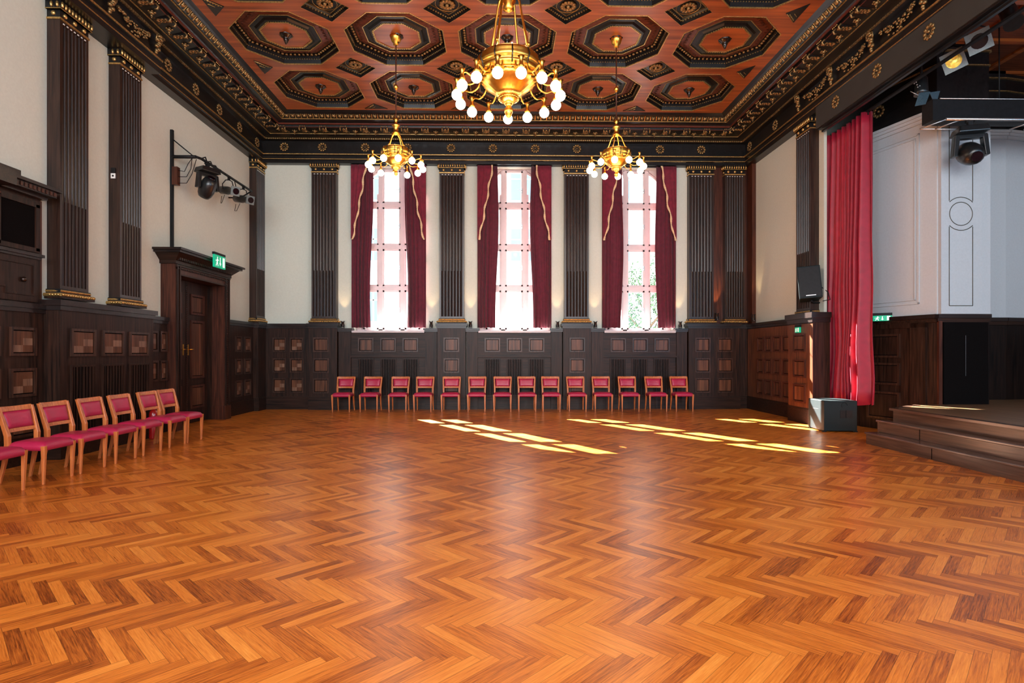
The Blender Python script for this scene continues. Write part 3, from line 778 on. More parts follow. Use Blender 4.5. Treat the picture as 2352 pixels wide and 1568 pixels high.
# ------------------------------------------------------------------ outside
b = MB('pave'); b.box(-60, 60, 15.3, 70, -1.2, -1.0); struct(b.build('ground'))  # pale ground added to bounce light into the hall
fb = thing('apartment_building', 'pale rendered building with rows of windows, seen through the three tall windows', 'building', (0, 30, -1))
b = MB('facade'); b.box(-25, 25, 0, 8, 0, 14.5)
b.m('facade')
for z in (3.2, 6.4, 9.6, 12.8): b.box(-25, 25, -.12, 0, z, z + .18)
b.build('wall', fb)
fw = MB('pane'); fw.box(-.55, .55, -.05, .02, 0, 1.7); fw.m('facade'); fw.box(-.04, .04, -.08, -.05, 0, 1.7); fw.box(-.7, .7, -.15, .0, -.12, 0); fw.box(-.55, .55, -.08, -.05, 1.1, 1.16)
FW = fw.build('window', fb); f1 = True
for x in [-9.3 + 2.6 * k for k in range(8)]:
    for z in (.9, 4.1, 7.3, 10.5):
        o = FW if f1 else copy_tree(FW, fb); f1 = False; o.location = (x, 0, z)
tr = thing('leafy_tree', 'leafy green tree outside the lower half of the right window', 'tree', (5.6, 21.5, -1))
b = MB('bark'); b.tube([(0, 0, 0), (.1, 0, 1.5), (.05, .1, 3.2), (.1, .1, 5.0)], [.2, .16, .12, .04], 8)
for k in range(8): a = k * 2.4; b.tube([(.05, .05, 1.6 + .35 * k), (.9 * math.cos(a), .9 * math.sin(a), 2.4 + .4 * k)], [.05, .02], 5)
b.build('trunk', tr)
b = MB('leaf'); rr = random.Random(5)
for k in range(5200):
    a = rr.uniform(0, 2 * PI); ph = rr.uniform(-1, 1); R_ = rr.uniform(.25, 1) ** .5
    c = Vector((1.15 * R_ * math.cos(a) * math.sqrt(1 - ph * ph), .9 * R_ * math.sin(a) * math.sqrt(1 - ph * ph), 3.3 + 3.0 * R_ * ph))
    if math.sin(c.x * 4 + c.z * 3) + math.sin(c.z * 5 + c.y * 3) < -1.0: continue
    u_ = Vector((rr.uniform(-1, 1), rr.uniform(-1, 1), rr.uniform(-1, 1))).normalized(); w_ = u_.orthogonal().normalized(); s_ = rr.uniform(.035, .075)
    b.m('leaf' if rr.random() < .5 else 'leaf2')
    b.poly([tuple(c - u_ * s_), tuple(c + w_ * s_ * .5), tuple(c + u_ * s_), tuple(c - w_ * s_ * .5)])
b.build('foliage', tr)

# ------------------------------------------------------------------ door in the left wall
b = MB('mahog', FL)   # surround
zt = 2.90
for (a, c) in ((10.58, 10.74), (12.44, 12.66)):
    b.m('mahog').box(a, c, 0, .27, 0, zt); b.m('oak').box(a + .02, a + .05, .27, .30, .3, zt + .16); b.box(c - .05, c - .015, .27, .295, 0.3, zt + .16)
    b.m('mahog').box(a - .015, c + .015, 0, .30, 0, .30)
b.m('mahog').box(10.58, 12.66, 0, .27, zt, zt + .20); b.m('oakx').box(10.58, 12.66, .27, .30, zt + .16, zt + .19); b.box(10.72, 12.46, .27, .285, zt, zt + .03)
b.box(10.54, 12.70, 0, .30, zt + .20, zt + .26)
b.hexa([(10.54, 0, zt + .26), (12.70, 0, zt + .26), (12.70, .30, zt + .26), (10.54, .30, zt + .26)], [(10.40, 0, zt + .38), (12.80, 0, zt + .38), (12.80, .44, zt + .38), (10.40, .44, zt + .38)])
b.m('cap').box(10.36, 12.84, 0, .48, zt + .38, zt + .42); b.box(10.32, 12.88, 0, .52, zt + .42, zt + .46)
b.m('oak')
for k in range(34): s = 10.58 + k * .0615; b.box(s, s + .032, .30, .36, zt + .265, zt + .31)
for k in range(56): s = 10.60 + k * .0365; b.box(s, s + .02, .27, .295, zt + .11, zt + .135)
for k in range(70):
    z = .34 + k * .0385
    b.box(12.54, 12.57, .27, .288, z, z + .022)
    b.box(12.455, 12.47, .27, .283, z, z + .022)
surround = struct(b.build('trim_10'))
b = MB('void', FL); b.box(10.6, 12.6, -.7, -.62, 0, 3.0); b.m('oak').box(10.68, 10.74, -.62, 0, 0, 2.93); b.box(12.44, 12.50, -.62, 0, 0, 2.93); b.box(10.68, 12.5, -.62, 0, 2.90, 2.95)
b.build('door_reveal', surround)
def leaf(n, s0, s1, hs):
    b = MB('oak', FL); d = -.10
    b.box(s0, s1, d - .05, d, .01, 2.90)
    o = struct(b.build('door_%d' % n))
    m_ = s0 + .16, s1 - .16
    for z in ((.30, .78), (.92, 2.12), (2.24, 2.66)): panel(FL, o, m_[0], m_[1], z[0], z[1], d, 'burl', .045)
    h = MB('brass', FL)
    h.box(hs - .015, hs + .015, d, d + .008, 1.40, 1.62); h.tube([(hs, d, 1.52), (hs, d + .06, 1.52)], .009, 6); h.tube([(hs, d + .06, 1.52), (hs + (.11 if n == 2 else -.11), d + .06, 1.52)], .009, 6)
    h.build('door_handle', o)
    b = MB('mahog', FL)
    for k in range(60): b.box(s0 + .03, s0 + .05, d, d + .015, .2 + k * .044, .225 + k * .044)
    b.build('bead_strip', o)
leaf(1, 10.74, 11.58, 11.50); leaf(2, 11.595, 12.44, 11.68)

def exit_sign(loc, rz, w, h, label, arrow='down'):
    t = thing('exit_sign', label, 'exit sign', loc, rz, 'green emergency exit signs')
    b = MB('black'); b.box(-w / 2 - .005, w / 2 + .005, -.02, .03, h, h + .05); b.build('bracket', t)
    b = MB('green'); b.box(-w / 2, w / 2, -.02, .02, 0, h); b.build('panel', t)
    b = MB('signwhite'); y = -.0215
    def q(x0, x1, z0, z1, k=0): b.hexa([(x0 * w, y, z0 * h), (x1 * w, y, z0 * h), (x1 * w, y + .001, z0 * h), (x0 * w, y + .001, z0 * h)], [((x0 + k) * w, y, z1 * h), ((x1 + k) * w, y, z1 * h), ((x1 + k) * w, y + .001, z1 * h), ((x0 + k) * w, y + .001, z1 * h)])
    q(.24, .42, .12, .88)                                  # doorway
    q(-.33, -.24, .36, .70, .04); b.ell((-.24 * w, y, .80 * h), (.04 * w, .001, .07 * h), 8, 4)   # running figure
    q(-.40, -.35, .12, .36, .07); q(-.22, -.17, .12, .40, -.06); q(-.42, -.30, .52, .58, .02); q(-.24, -.14, .56, .62)
    q(-.02, .03, .35, .85); b.poly([(-.07 * w, y, .38 * h), (.08 * w, y, .38 * h), (.005 * w, y, .14 * h)])
    b.build('pictogram', t)
    return t
exit_sign((-5.72, 11.62, 3.17), PI / 2, .44, .25, 'green running-man exit sign on the cornice of the left door')
exit_sign((6.185, 11.66, 1.87), -PI / 2, .17, .11, 'small green exit notice stuck on the pedestal below the wall speaker')

# ------------------------------------------------------------------ carved cabinet above dado, left edge
t = thing('wall_cabinet', 'carved dark wood wall cabinet with black opening at the left edge', 'cabinet', (XLw, 6.9, 2.1), 0)
TT = lambda s, d, z: (d, s + .10 - 6.9, z - 2.1)
b = MB('oak', TT)
b.box(5.2, 7.66, 0, .07, 2.1, 3.55); b.box(5.2, 7.58, .07, .10, 2.12, 2.74); b.box(5.2, 7.60, .07, .09, 2.74, 3.5)
for a, c, e, g in ((7.54, 7.60, 2.80, 3.42), (6.95, 7.01, 2.80, 3.42), (6.95, 7.6, 3.38, 3.45), (6.95, 7.6, 2.78, 2.84)): b.box(a, c, .09, .115, e, g)
b.m('mahog').box(7.60, 7.70, 0, .06, 2.1, 3.5); b.build('body', t)
b = MB('void', TT); b.box(7.02, 7.54, .09, .094, 2.84, 3.38); b.build('opening', t)
b = MB('cap', TT)
b.box(5.2, 7.66, 0, .17, 3.50, 3.54); b.box(5.2, 7.70, 0, .26, 3.54, 3.62); b.box(5.2, 7.75, 0, .30, 3.62, 3.66); b.box(5.2, 7.2, 0, .2, 3.66, 3.76); b.box(5.2, 6.95, 0, .36, 3.5, 3.66)
b.m('mahog')
for k in range(36): b.box(5.3 + k * .067, 5.335 + k * .067, .26, .272, 3.555, 3.605)
b.build('cornice', t)
b = MB('cap', TT); b.box(5.2, 7.64, .0, .15, 2.72, 2.76); b.box(5.2, 7.62, .0, .125, 2.69, 2.72); b.build('ledge', t)
b = MB('oak', TT)
for a, c, e, g in ((7.50, 7.525, 2.2, 2.60), (6.6, 7.5, 2.60, 2.625), (7.1, 7.5, 2.2, 2.225), (7.075, 7.1, 2.2, 2.28), (6.6, 7.1, 2.28, 2.305)): b.box(a, c, .10, .115, e, g)
b.build('drawer_moulding', t)
b = MB('bronze', TT); b.ell((7.34, .12, 2.40), (.035, .03, .035), 10, 6); b.build('knob', t)
b = MB('mahog', TT)
for k in range(6): b.ell((6.90 - .01 * k, .14 + .03 * math.sin(k), 3.44 - .035 * k), (.04, .05, .03), 6, 4)
b.build('carved_bracket', t)

# switch on pilaster side
t = thing('wall_switch', 'small white socket plate on the side of a left wall pilaster', 'switch', (-6.20, 9.188, 4.24), 0)
b = MB('white'); b.box(-.035, .035, -.012, 0, 0, .08); b.build('white_plate', t)
b = MB('black'); b.box(-.035, .035, -.010, 0, .085, .17); b.build('black_plate', t)
b = MB('black'); b.tube([(0, -.014, .04), (0, -.010, .04)], .016, 10); b.build('socket', t)

# ------------------------------------------------------------------ chairs
def make_chair():
    t = thing('upholstered_chair', '', 'chair')
    b = MB('redleather')              # domed seat cushion
    nx, ny = 14, 12; w0, w1 = .233, .212; y0, y1 = -.235, .195
    def pt(u, v, lay):
        w = w0 + (w1 - w0) * (v * .5 + .5); e = 1 - (abs(u) ** 6) * .0
        x = u * w; y = (y0 + y1) / 2 + v * (y1 - y0) / 2
        r = max(abs(u), abs(v)); ed = (1 - abs(u) ** 5) * (1 - abs(v) ** 5)
        if lay: z = .425 + .052 * ed ** .5 if ed > 0 else .425
        else: z = .375
        cr = .02 * (abs(u) * abs(v)) ** 8
        return (x * (1 - cr), y * (1 - cr), z)
    for lay in (1, 0):
        ids = [[b.av(pt(2 * i / nx - 1, 2 * j / ny - 1, lay)) for i in range(nx + 1)] for j in range(ny + 1)]
        if lay: top = ids
        for j in range(ny):
            for i in range(nx): b.face([ids[j][i], ids[j][i + 1], ids[j + 1][i + 1], ids[j + 1][i]], True)
    bot = ids
    loop = lambda g: [g[0][i] for i in range(nx)] + [g[j][nx] for j in range(ny)] + [g[ny][i] for i in range(nx, 0, -1)] + [g[j][0] for j in range(ny, 0, -1)]
    A, B_ = loop(top), loop(bot)
    for k in range(len(A)): b.face([A[k], A[(k + 1) % len(A)], B_[(k + 1) % len(A)], B_[k]], True)
    b.build('seat', t)
    for sx in (-1, 1):                # front legs
        b = MB('chairwood'); x = sx * .210; y = -.215
        q = lambda cx, cy, h: [(cx - h, cy - h, 0), (cx + h, cy - h, 0), (cx + h, cy + h, 0), (cx - h, cy + h, 0)]
        lo = [(p[0], p[1], .0) for p in q(x - sx * .006, y + .008, .0115)]; hi = [(p[0], p[1], .425) for p in q(x, y, .022)]
        b.hexa(lo, hi); b.build('leg', t, .004)
    for sx in (-1, 1):                # rear legs with bent back posts
        b = MB('chairwood'); x = sx * .196
        path = [(.275, 0, .012, x + sx * .006), (.228, .22, .017, x), (.190, .44, .021, x), (.190, .53, .022, x + sx * .002), (.275, .846, .015, x + sx * .022)]
        rr = []
        for (y, z, h, xx) in path:
            hy_ = h * 1.15; rr.append([(xx - h, y - hy_, z), (xx + h, y - hy_, z), (xx + h, y + hy_, z), (xx - h, y + hy_, z)])
        b.rings(rr, False, False); b.build('leg', t, .003)
    def yb(z): return .190 + (.275 - .190) * (z - .53) / .316
    b = MB('chairwood')               # top rail, lower rail (slightly curved)
    for (za, zb, th) in ((.796, .849, .013), (.565, .606, .012)):
        rr = []
        for k in range(9):
            u = k / 8 * 2 - 1; x = u * (.205 if za > .7 else .190); bow = .018 * (1 - u * u)
            lift = .006 * u * u if za > .7 else 0
            rr.append([(x, yb(za) - th + bow, za), (x, yb(za) + th + bow, za), (x, yb(zb) + th + bow, zb + lift), (x, yb(zb) - th + bow, zb + lift)])
        b.rings(rr, False, False)
    b.build('back_frame', t, .003)
    b = MB('redleather')              # padded back
    def pb(u, v, s_):
        z = .701 + v * .096; x = u * (.178 + .006 * v); bow = .018 * (1 - u * u)
        ed = max(0, (1 - abs(u) ** 6) * (1 - abs(v) ** 6)) ** .5
        return (x, yb(z) + bow - s_ * (.006 + .020 * ed), z)
    G = []
    for s_ in (1, -1):
        ids = [[b.av(pb(2 * i / 10 - 1, 2 * j / 6 - 1, s_)) for i in range(11)] for j in range(7)]; G.append(ids)
        for j in range(6):
            for i in range(10): b.face([ids[j][i], ids[j][i + 1], ids[j + 1][i + 1], ids[j + 1][i]], True)
    lp = lambda g: [g[0][i] for i in range(10)] + [g[j][10] for j in range(6)] + [g[6][i] for i in range(10, 0, -1)] + [g[j][0] for j in range(6, 0, -1)]
    A, B_ = lp(G[0]), lp(G[1])
    for k in range(len(A)): b.face([A[k], A[(k + 1) % len(A)], B_[(k + 1) % len(A)], B_[k]])
    b.build('backrest', t)
    return t
ORD = ['leftmost', 'second', 'third', 'fourth', 'fifth', 'sixth', 'seventh', 'eighth', 'ninth', 'tenth', 'eleventh', 'twelfth', 'thirteenth', 'rightmost']
chair = make_chair(); usedc = False
def place_chair(x, y, rz, label, group):
    global usedc
    c = chair if not usedc else copy_tree(chair); usedc = True
    c.location = (x, y, 0); c.rotation_euler = (0, 0, rz); c['label'] = label; c['group'] = group
bx = [785.5, 848.7, 914, 971.5, 1034.4, 1094.8, 1154.5, 1211.4, 1267.7, 1327.6, 1388, 1450.4, 1514.5, 1575.2]
for k, p in enumerate(bx):
    x = -3.89 + (p - 785.5) * (4.53 + 3.89) / (1575.2 - 785.5)
    lab = 'red leather chair under the windows, ' + ('%s of the row' % ORD[k] if k in (0, 13) else '%s from the left in the row' % ORD[k])
    place_chair(x, 14.08, random.uniform(-.02, .02), lab, 'red chairs in a row below the windows')
ly = [9.40, 8.91, 8.27, 7.69, 7.08, 6.535, 5.86]
LL = ['farthest, beside the door', 'second from the door', 'third from the door', 'fourth from the door', 'fifth from the door', 'sixth from the door', 'nearest, cut by the picture edge']
for k, y in enumerate(ly):
    place_chair(-5.235, y, PI / 2 + random.uniform(-.02, .02), 'red leather chair along the left panelling, %s' % LL[k], 'red chairs along the left wall')

# ------------------------------------------------------------------ chandeliers
def chandelier(loc, rb, R_, ng, gr, label, zrod, tall=1.0, light=60, crown=True):
    """loc z = bottom of dish"""
    t = thing('brass_chandelier', label, 'chandelier', loc, 0, 'brass chandeliers with opal globes')
    b = MB('brass')                                             # bowl
    fl = lambda k: .05 * math.cos(PI * k) if k % 2 else .05
    b.lathe([(.02 * rb, -.14 * rb), (.10 * rb, -.06 * rb), (.16 * rb, .02 * rb), (.12 * rb, .06 * rb)], n=16)
    b.lathe([(.15 * rb, .02 * rb), (.30 * rb, .10 * rb), (.32 * rb, .16 * rb), (.26 * rb, .20 * rb), (.40 * rb, .30 * rb), (.60 * rb, .44 * rb), (.78 * rb, .60 * rb), (.84 * rb, .70 * rb)], n=48, wob=lambda k: .045 * (1 if k % 2 else -1))
    b.build('bowl', t)
    b = MB('brass')                                             # drum band
    b.lathe([(.84 * rb, .68 * rb), (.87 * rb, .72 * rb), (.84 * rb, .76 * rb), (.82 * rb, .82 * rb), (.90 * rb, .84 * rb), (.92 * rb, .92 * rb), (.88 * rb, .98 * rb), (.96 * rb, 1.0 * rb), (1.0 * rb, 1.10 * rb), (.94 * rb, 1.20 * rb), (.97 * rb, 1.24 * rb), (.86 * rb, 1.36 * rb), (.70 * rb, 1.40 * rb), (.36 * rb, 1.36 * rb), (.34 * rb, 1.5 * rb), (.30 * rb, 1.5 * rb), (.30 * rb, 1.34 * rb)], n=40)
    b.m('bronze')
    for k in range(12): a = 2 * PI * k / 12 + .1; b.tube([(rb * r * math.cos(a), rb * r * math.sin(a), rb * z) for r, z in ((.90, .80), (.96, .98), (1.02, 1.10), (.96, 1.26), (.85, 1.38))], .022 * rb, 5)
    b.build('drum', t)
    b = MB('brass'); b.lathe([(.0, -.46 * rb), (.07 * rb, -.40 * rb), (.12 * rb, -.28 * rb), (.12 * rb, -.16 * rb), (.06 * rb, -.10 * rb)], n=14, wob=lambda k: .06 * (k % 2)); b.build('finial', t)
    for k in range(4):                                          # suspension straps
        a = PI / 4 + k * PI / 2 + .25; b = MB('brass'); zt_ = 1.4 * rb + tall
        P_ = [(.62, 1.36 * rb), (.66, 1.36 * rb + .10 * tall), (.60, 1.36 * rb + .25 * tall), (.47, 1.36 * rb + .55 * tall), (.38, 1.36 * rb + .80 * tall), (.32, 1.36 * rb + .9 * tall), (.14, zt_)]
        b.tube([(rb * r * math.cos(a), rb * r * math.sin(a), z) for r, z in P_], [.035 * rb, .05 * rb, .04 * rb, .035 * rb, .035 * rb, .05 * rb, .04 * rb], 8)
        b.ell((rb * .68 * math.cos(a), rb * .68 * math.sin(a), 1.36 * rb + .12 * tall), .06 * rb, 8, 5)
        b.build('strap', t)
    zt_ = 1.36 * rb + tall; q = rb * .9
    b = MB('brass')
    b.lathe([(.04 * q, zt_ - .02), (.26 * q, zt_), (.30 * q, zt_ + .08 * q), (.16 * q, zt_ + .14 * q), (.20 * q, zt_ + .30 * q), (.16 * q, zt_ + .50 * q), (.30 * q, zt_ + .60 * q), (.28 * q, zt_ + .66 * q), (.10 * q, zt_ + .74 * q), (.10 * q, zt_ + .95 * q), (.24 * q, zt_ + 1.1 * q), (.06 * q, zt_ + 1.12 * q)], n=18)
    if not crown: b.lathe([(.02, zt_ - .30), (.09, zt_ - .26), (.07, zt_ - .20), (.11, zt_ - .14), (.06, zt_ - .06), (.04, zt_)], n=14)
    b.build('crown', t)
    top = zrod - loc[2]
    b = MB('mahog' if crown else 'brass'); b.tube([(0, 0, zt_ + .9 * q), (0, 0, top)], .012 if crown else .02, 8)
    b.m('brass').lathe([(.012, top - .17), (.05, top - .16), (.045, top - .12), (.08, top - .10), (.10, top - .04), (.115, top)], n=18)
    zk = top - .95
    if crown: b.lathe([(.01, zk - .06), (.05, zk), (.045, zk + .02), (.01, zk + .06)], n=12)
    b.build('rod', t)
    for k in range(ng):
        a = 2 * PI * (k + .5) / ng - PI / 2; ca, sa = math.cos(a), math.sin(a); gz = .17 * rb + .0
        b = MB('brass')
        P_ = [(.90 * rb, .86 * rb), (.98 * rb, .62 * rb), (rb + (R_ - rb) * .35, .50 * rb), (rb + (R_ - rb) * .75, .58 * rb), (R_, gz + gr + .16 * rb + .02)]
        V_ = [Vector((r, z)) for r, z in P_]; Q_ = []
        for u_ in range(len(V_) - 1):
            p0, p1, p2, p3 = V_[max(0, u_ - 1)], V_[u_], V_[u_ + 1], V_[min(len(V_) - 1, u_ + 2)]
            for g_ in range(4):
                t1 = g_ / 4; Q_.append(.5 * ((2 * p1) + (p2 - p0) * t1 + (2 * p0 - 5 * p1 + 4 * p2 - p3) * t1 ** 2 + (3 * p1 - p0 - 3 * p2 + p3) * t1 ** 3))
        Q_.append(V_[-1]); b.tube([(v.x * ca, v.x * sa, v.y) for v in Q_], .026 * rb, 6)
        b.lathe([(.02 * rb, gr * 3.1), (.10 * rb, gr * 3.0), (.05 * rb, gr * 2.6), (.055 * rb, gr * 1.7), (.10 * rb, gr * 1.2), (.08 * rb, gr * .9)], (R_ * ca, R_ * sa, gz), 10)
        ar = b.build('arm', t)
        g = MB('globe'); g.ell((R_ * ca, R_ * sa, gz), gr, 18, 12); g.build('globe', ar)
    lamp('chandelier_light', 'POINT', light, (1.0, 0.72, 0.42), (0, 0, -.25 * rb - .12), parent=t, radius=.25)
    lamp('chandelier_uplight', 'POINT', light * .35, (1.0, 0.62, 0.30), (0, 0, 1.9 * rb), parent=t, radius=.2)
    return t
chandelier((-1.95, 10.58, 4.86), .28, .50, 12, .060, 'smaller brass globe chandelier in front of the left window', 7.34, .28, 28)
chandelier((2.17, 10.58, 4.86), .28, .50, 12, .060, 'smaller brass globe chandelier in front of the right window', 7.34, .28, 28)
chandelier((0.12, 8.56, 5.22), .50, .78, 15, .078, 'largest brass chandelier with opal globes, hanging in the centre', 7.34, 1.0, 60, False)

# ------------------------------------------------------------------ uplights on the dado
def uplight(x, y, z, label, rz=0, e=26):
    t = thing('uplight', label, 'spotlight', (x, y, z), rz, 'small black uplights standing on the panelling')
    b = MB('black'); b.box(-.035, .035, -.03, .03, 0, .012); b.box(-.045, -.037, -.012, .012, 0, .10); b.box(.037, .045, -.012, .012, 0, .10); b.build('bracket', t)
    b = MB('blackgloss'); b.lathe([(.034, .03), (.036, .05), (.036, .15), (.042, .155), (.042, .17), (.03, .165)], n=14); b.build('housing', t)
    b = MB('black')
    for k in range(4):
        a = PI / 4 + k * PI / 2; b.tube([(.036 * math.cos(a), .036 * math.sin(a), .16), (.062 * math.cos(a), .062 * math.sin(a), .185)], .007, 5)
    b.build('clamp', t)
    b = MB('steel'); b.ell((0, -.04, .02), .012, 8, 5); b.build('knob', t)
    l = lamp('beam', 'SPOT', e, (1.0, .60, .28), (0, .0, .20), (0, .13, 1), parent=t, radius=.02, spot=.75)
UP = [(-4.05, 'left of the left window'), (-1.79, 'right of the left window'), (-.78, 'left of the middle window'), (1.47, 'right of the middle window'), (2.45, 'left of the right window'), (4.66, 'right of the right window')]
for x, l in UP: uplight(x, 14.60, 2.082, 'small black uplight on the panelling ledge, ' + l)
uplight(5.62, 14.60, 2.30, 'small black uplight between the two right corner pilasters', 0, 120)
for o in [S.objects[-1]]: pass
uplight(6.37, 14.15, 2.24, 'small black uplight in the far right corner', 0, 60)

# ------------------------------------------------------------------ right: stage curtain, speakers
def stage_curtain():
    b = MB('stagered'); ids = []; nz, nx = 24, 240
    for j in range(nz + 1):
        tz = j / nz; z = .52 + 5.36 * tz; row = []
        for i in range(nx + 1):
            t_ = i / nx
            y = 10.21 + t_ * (1.46 - .14 * tz) + .05 * (1 - tz) * math.sin(t_ * 9)
            wv = 8.5
            a = (.12 - .04 * tz) * (.85 + .25 * math.sin(t_ * 6.3 + .5))
            ph = 2 * PI * wv * t_ + .5 * math.sin(tz * 2.2 + t_ * 4)
            off = a * math.sin(ph) + a * .4 * math.sin(2.1 * ph + 1.1 + 1.5 * tz) + .03 * math.sin(18 * tz + 6 * t_) * (1 - tz) ** 2
            row.append(b.av((6.745 + off * .9, y, z + (.02 * math.sin(ph) - .03 * (1 - t_) if j == 0 else 0))))
        ids.append(row)
    for j in range(nz):
        for i in range(nx): b.face([ids[j][i], ids[j][i + 1], ids[j + 1][i + 1], ids[j + 1][i]], True)
    o = b.build('stage_curtain'); sd = o.modifiers.new('thick', 'SOLIDIFY'); sd.thickness = .008
    tag(o, 'tall bright red velvet stage curtain drawn back at the right', 'curtain')
    r = MB('black'); r.box(6.715, 6.775, 3.0, 11.60, 5.87, 5.90)
    for k in range(22): r.box(6.735, 6.755, 10.25 + k * .062, 10.265 + k * .062, 5.82, 5.87)
    tag(r.build('curtain_track'), 'black curtain track under the beam above the stage curtain', 'curtain track')
stage_curtain()
t = thing('subwoofer', 'large black loudspeaker box on the floor below the red stage curtain', 'speaker', (6.235, 10.52, 0), math.radians(-4))
b = MB('teal'); b.box(-.30, .29, -.31, .31, .02, .575); b.build('cabinet', t, .012)
b = MB('black'); b.box(-.02, .20, -.315, -.31, .26, .40); b.box(.085, .095, -.325, -.31, .26, .40); b.build('handle', t)
b = MB('black')
for sx in (-.28, .28):
    for sy in (-.26, .26): b.box(sx - .03, sx + .03, sy - .03, sy + .03, 0, .02)
b.build('foot', t)
b = MB('teal', None); b.tube([(.06 + .05 * math.cos(a_ * .3), -.314, .49 + .05 * math.sin(a_ * .3)) for a_ in range(14)], .006, 4); b.build('emblem', t)
b = MB('steel'); b.box(-.304, -.30, -.1, .12, .40, .405); b.build('edge_mark', t)
t = thing('wall_speaker', 'black loudspeaker bracketed to the right pilaster beside the curtain', 'speaker', (6.33, 11.40, 2.53), math.radians(-22))
b = MB('teal'); b.hexa([(-.24, -.20, 0), (.18, -.20, 0), (.14, .20, 0), (-.20, .20, 0)], [(-.24, -.20, .66), (.18, -.20, .66), (.14, .20, .66), (-.20, .20, .66)])
sp = b.build('cabinet', t, .01); sp.rotation_euler = (math.radians(-7), math.radians(-4), 0)
b = MB('black'); b.box(-.22, .16, -.212, -.20, .03, .63); g_ = b.build('grille', t); g_.rotation_euler = sp.rotation_euler
b = MB('signwhite' if False else 'steel'); b.box(-.12, .06, -.216, -.211, .045, .06); g_ = b.build('badge', t); g_.rotation_euler = sp.rotation_euler
b = MB('black'); b.tube([(.0, .0, -.02), (.05, .12, -.05), (.22, .22, -.05)], .018, 6); b.build('bracket', t)
b = MB('black'); b.tube([(.15, .1, .3), (.30, .05, .15), (.34, .05, 0), (.2, .0, -.03)], .008, 5); b.build('cable', t)

# ------------------------------------------------------------------ stage
def profile_stage():
    b = MB('stagefloor')
    pts = [(6.27, REAR + .02), (6.27, 8.92), (7.08, 9.50), (7.54, 9.62), (8.45, 9.64), (8.46, 10.55), (9.6, 10.58), (11.8, 11.0), (11.85, REAR + .02)]
    A = [b.av((x, y, .56)) for x, y in pts]; b.face(A)
    b.m('steps')
    for k in range(len(pts)):
        p, q = pts[k], pts[(k + 1) % len(pts)]; b.poly([(p[0], p[1], 0), (q[0], q[1], 0), (q[0], q[1], .56), (p[0], p[1], .56)])
    o = tag(b.build('stage_platform'), 'raised wooden stage platform at the right with bare boards', 'stage')
    n = MB('nosing'); n.box(6.225, 6.33, REAR + .02, 8.95, .53, .565)
    n.hexa([(6.225, 8.95, .53), (6.33, 8.90, .53), (7.12, 9.46, .53), (7.06, 9.53, .53)], [(6.225, 8.95, .565), (6.33, 8.90, .565), (7.12, 9.46, .565), (7.06, 9.53, .565)]); n.build('nosing', o)
    for k, (x, z, ye, tx) in enumerate(((5.82, .185, 8.93, 'lower'), (6.03, .372, 8.97, 'upper'))):
        b = MB('steps'); b.box(x + .02, 6.265, REAR + .02, ye, (0 if k == 0 else .187), z - .03)
        st = tag(b.build('wooden_step'), '%s dark wooden step running along the stage front' % tx, 'step', 'steps up to the stage')
        n = MB('nosing'); n.box(x, 6.22, REAR + .02, ye + .02, z - .03, z); n.build('tread', st, .008)
        j = MB('void')
        for yj in (7.55 + .5 * k, 4.2): j.box(x + .014, x + .021, yj, yj + .006, .01 if k == 0 else .19, z - .03)
        j.build('joint', st)
profile_stage()
def seg_frame(p, q):
    p, q = Vector(p), Vector(q); s_ = (q - p).normalized(); n_ = Vector((s_.y, -s_.x))   # normal to the right of travel
    if n_.dot(Vector((0, 0)) - p) < 0 and n_.y > 0: n_ = -n_
    return (lambda s, d, z: (p.x + s_.x * s + n_.x * d, p.y + s_.y * s + n_.y * d, z)), (q - p).length
SEG = [((6.86, 11.90), (7.55, 9.65)), ((7.55, 9.65), (8.47, 9.65)), ((8.47, 9.65), (8.47, 10.60)), ((8.47, 10.60), (9.63, 10.60)), ((9.63, 10.60), (11.9, 11.1)), ((11.9, 11.1), (11.9, REAR))]
b = MB('stagewall'); zt = 5.67
for p, q in SEG:
    z0 = 2.10
    b.m('stagewall').poly([(*p, z0), (*q, z0), (*q, zt), (*p, zt)])
    b.m('oak' if p == SEG[0][0] else 'darkpanel').poly([(*p, 0), (*q, 0), (*q, z0), (*p, z0)])
    b.m('ebony').poly([(*p, zt), (*q, zt), (*q, 6.85), (*p, 6.85)])
struct(b.build('wall_stage'))
b = MB('void'); b.box(6.9, 12, REAR, 13, 7.3, 7.4); b.m('ceilpat').box(6.9, 12, REAR, 11.2, 6.82, 6.86)
for k in range(5): b.m('ceil').box(6.95 + k * 1.1, 7.05 + k * 1.1, 2, 11, 6.78, 6.82); b.box(6.9, 12, 10.6 - k * 1.1, 10.7 - k * 1.1, 6.77, 6.82)
struct(b.build('ceiling_stage'))
def trimseg(b, T, L, z0, z1, d, s0=0, s1=None): b.T = T; b.box(s0, L if s1 is None else s1, 0, d, z0, z1)
b = MB('stagewall')
for k, (p, q) in enumerate(SEG[:5]):
    T, L_ = seg_frame(p, q)
    b.m('stagewall'); trimseg(b, T, L_, zt - .05, zt, .10); trimseg(b, T, L_, zt - .10, zt - .05, .07); trimseg(b, T, L_, zt - .16, zt - .10, .035)
    b.m('cap'); trimseg(b, T, L_, 2.05, 2.12, .05); b.m('oakx'); trimseg(b, T, L_, 1.98, 2.05, .025)
    b.m('oldgold'); trimseg(b, T, L_, 6.42, 6.44, .03); trimseg(b, T, L_, 6.66, 6.68, .05)
struct(b.build('trim_11'))
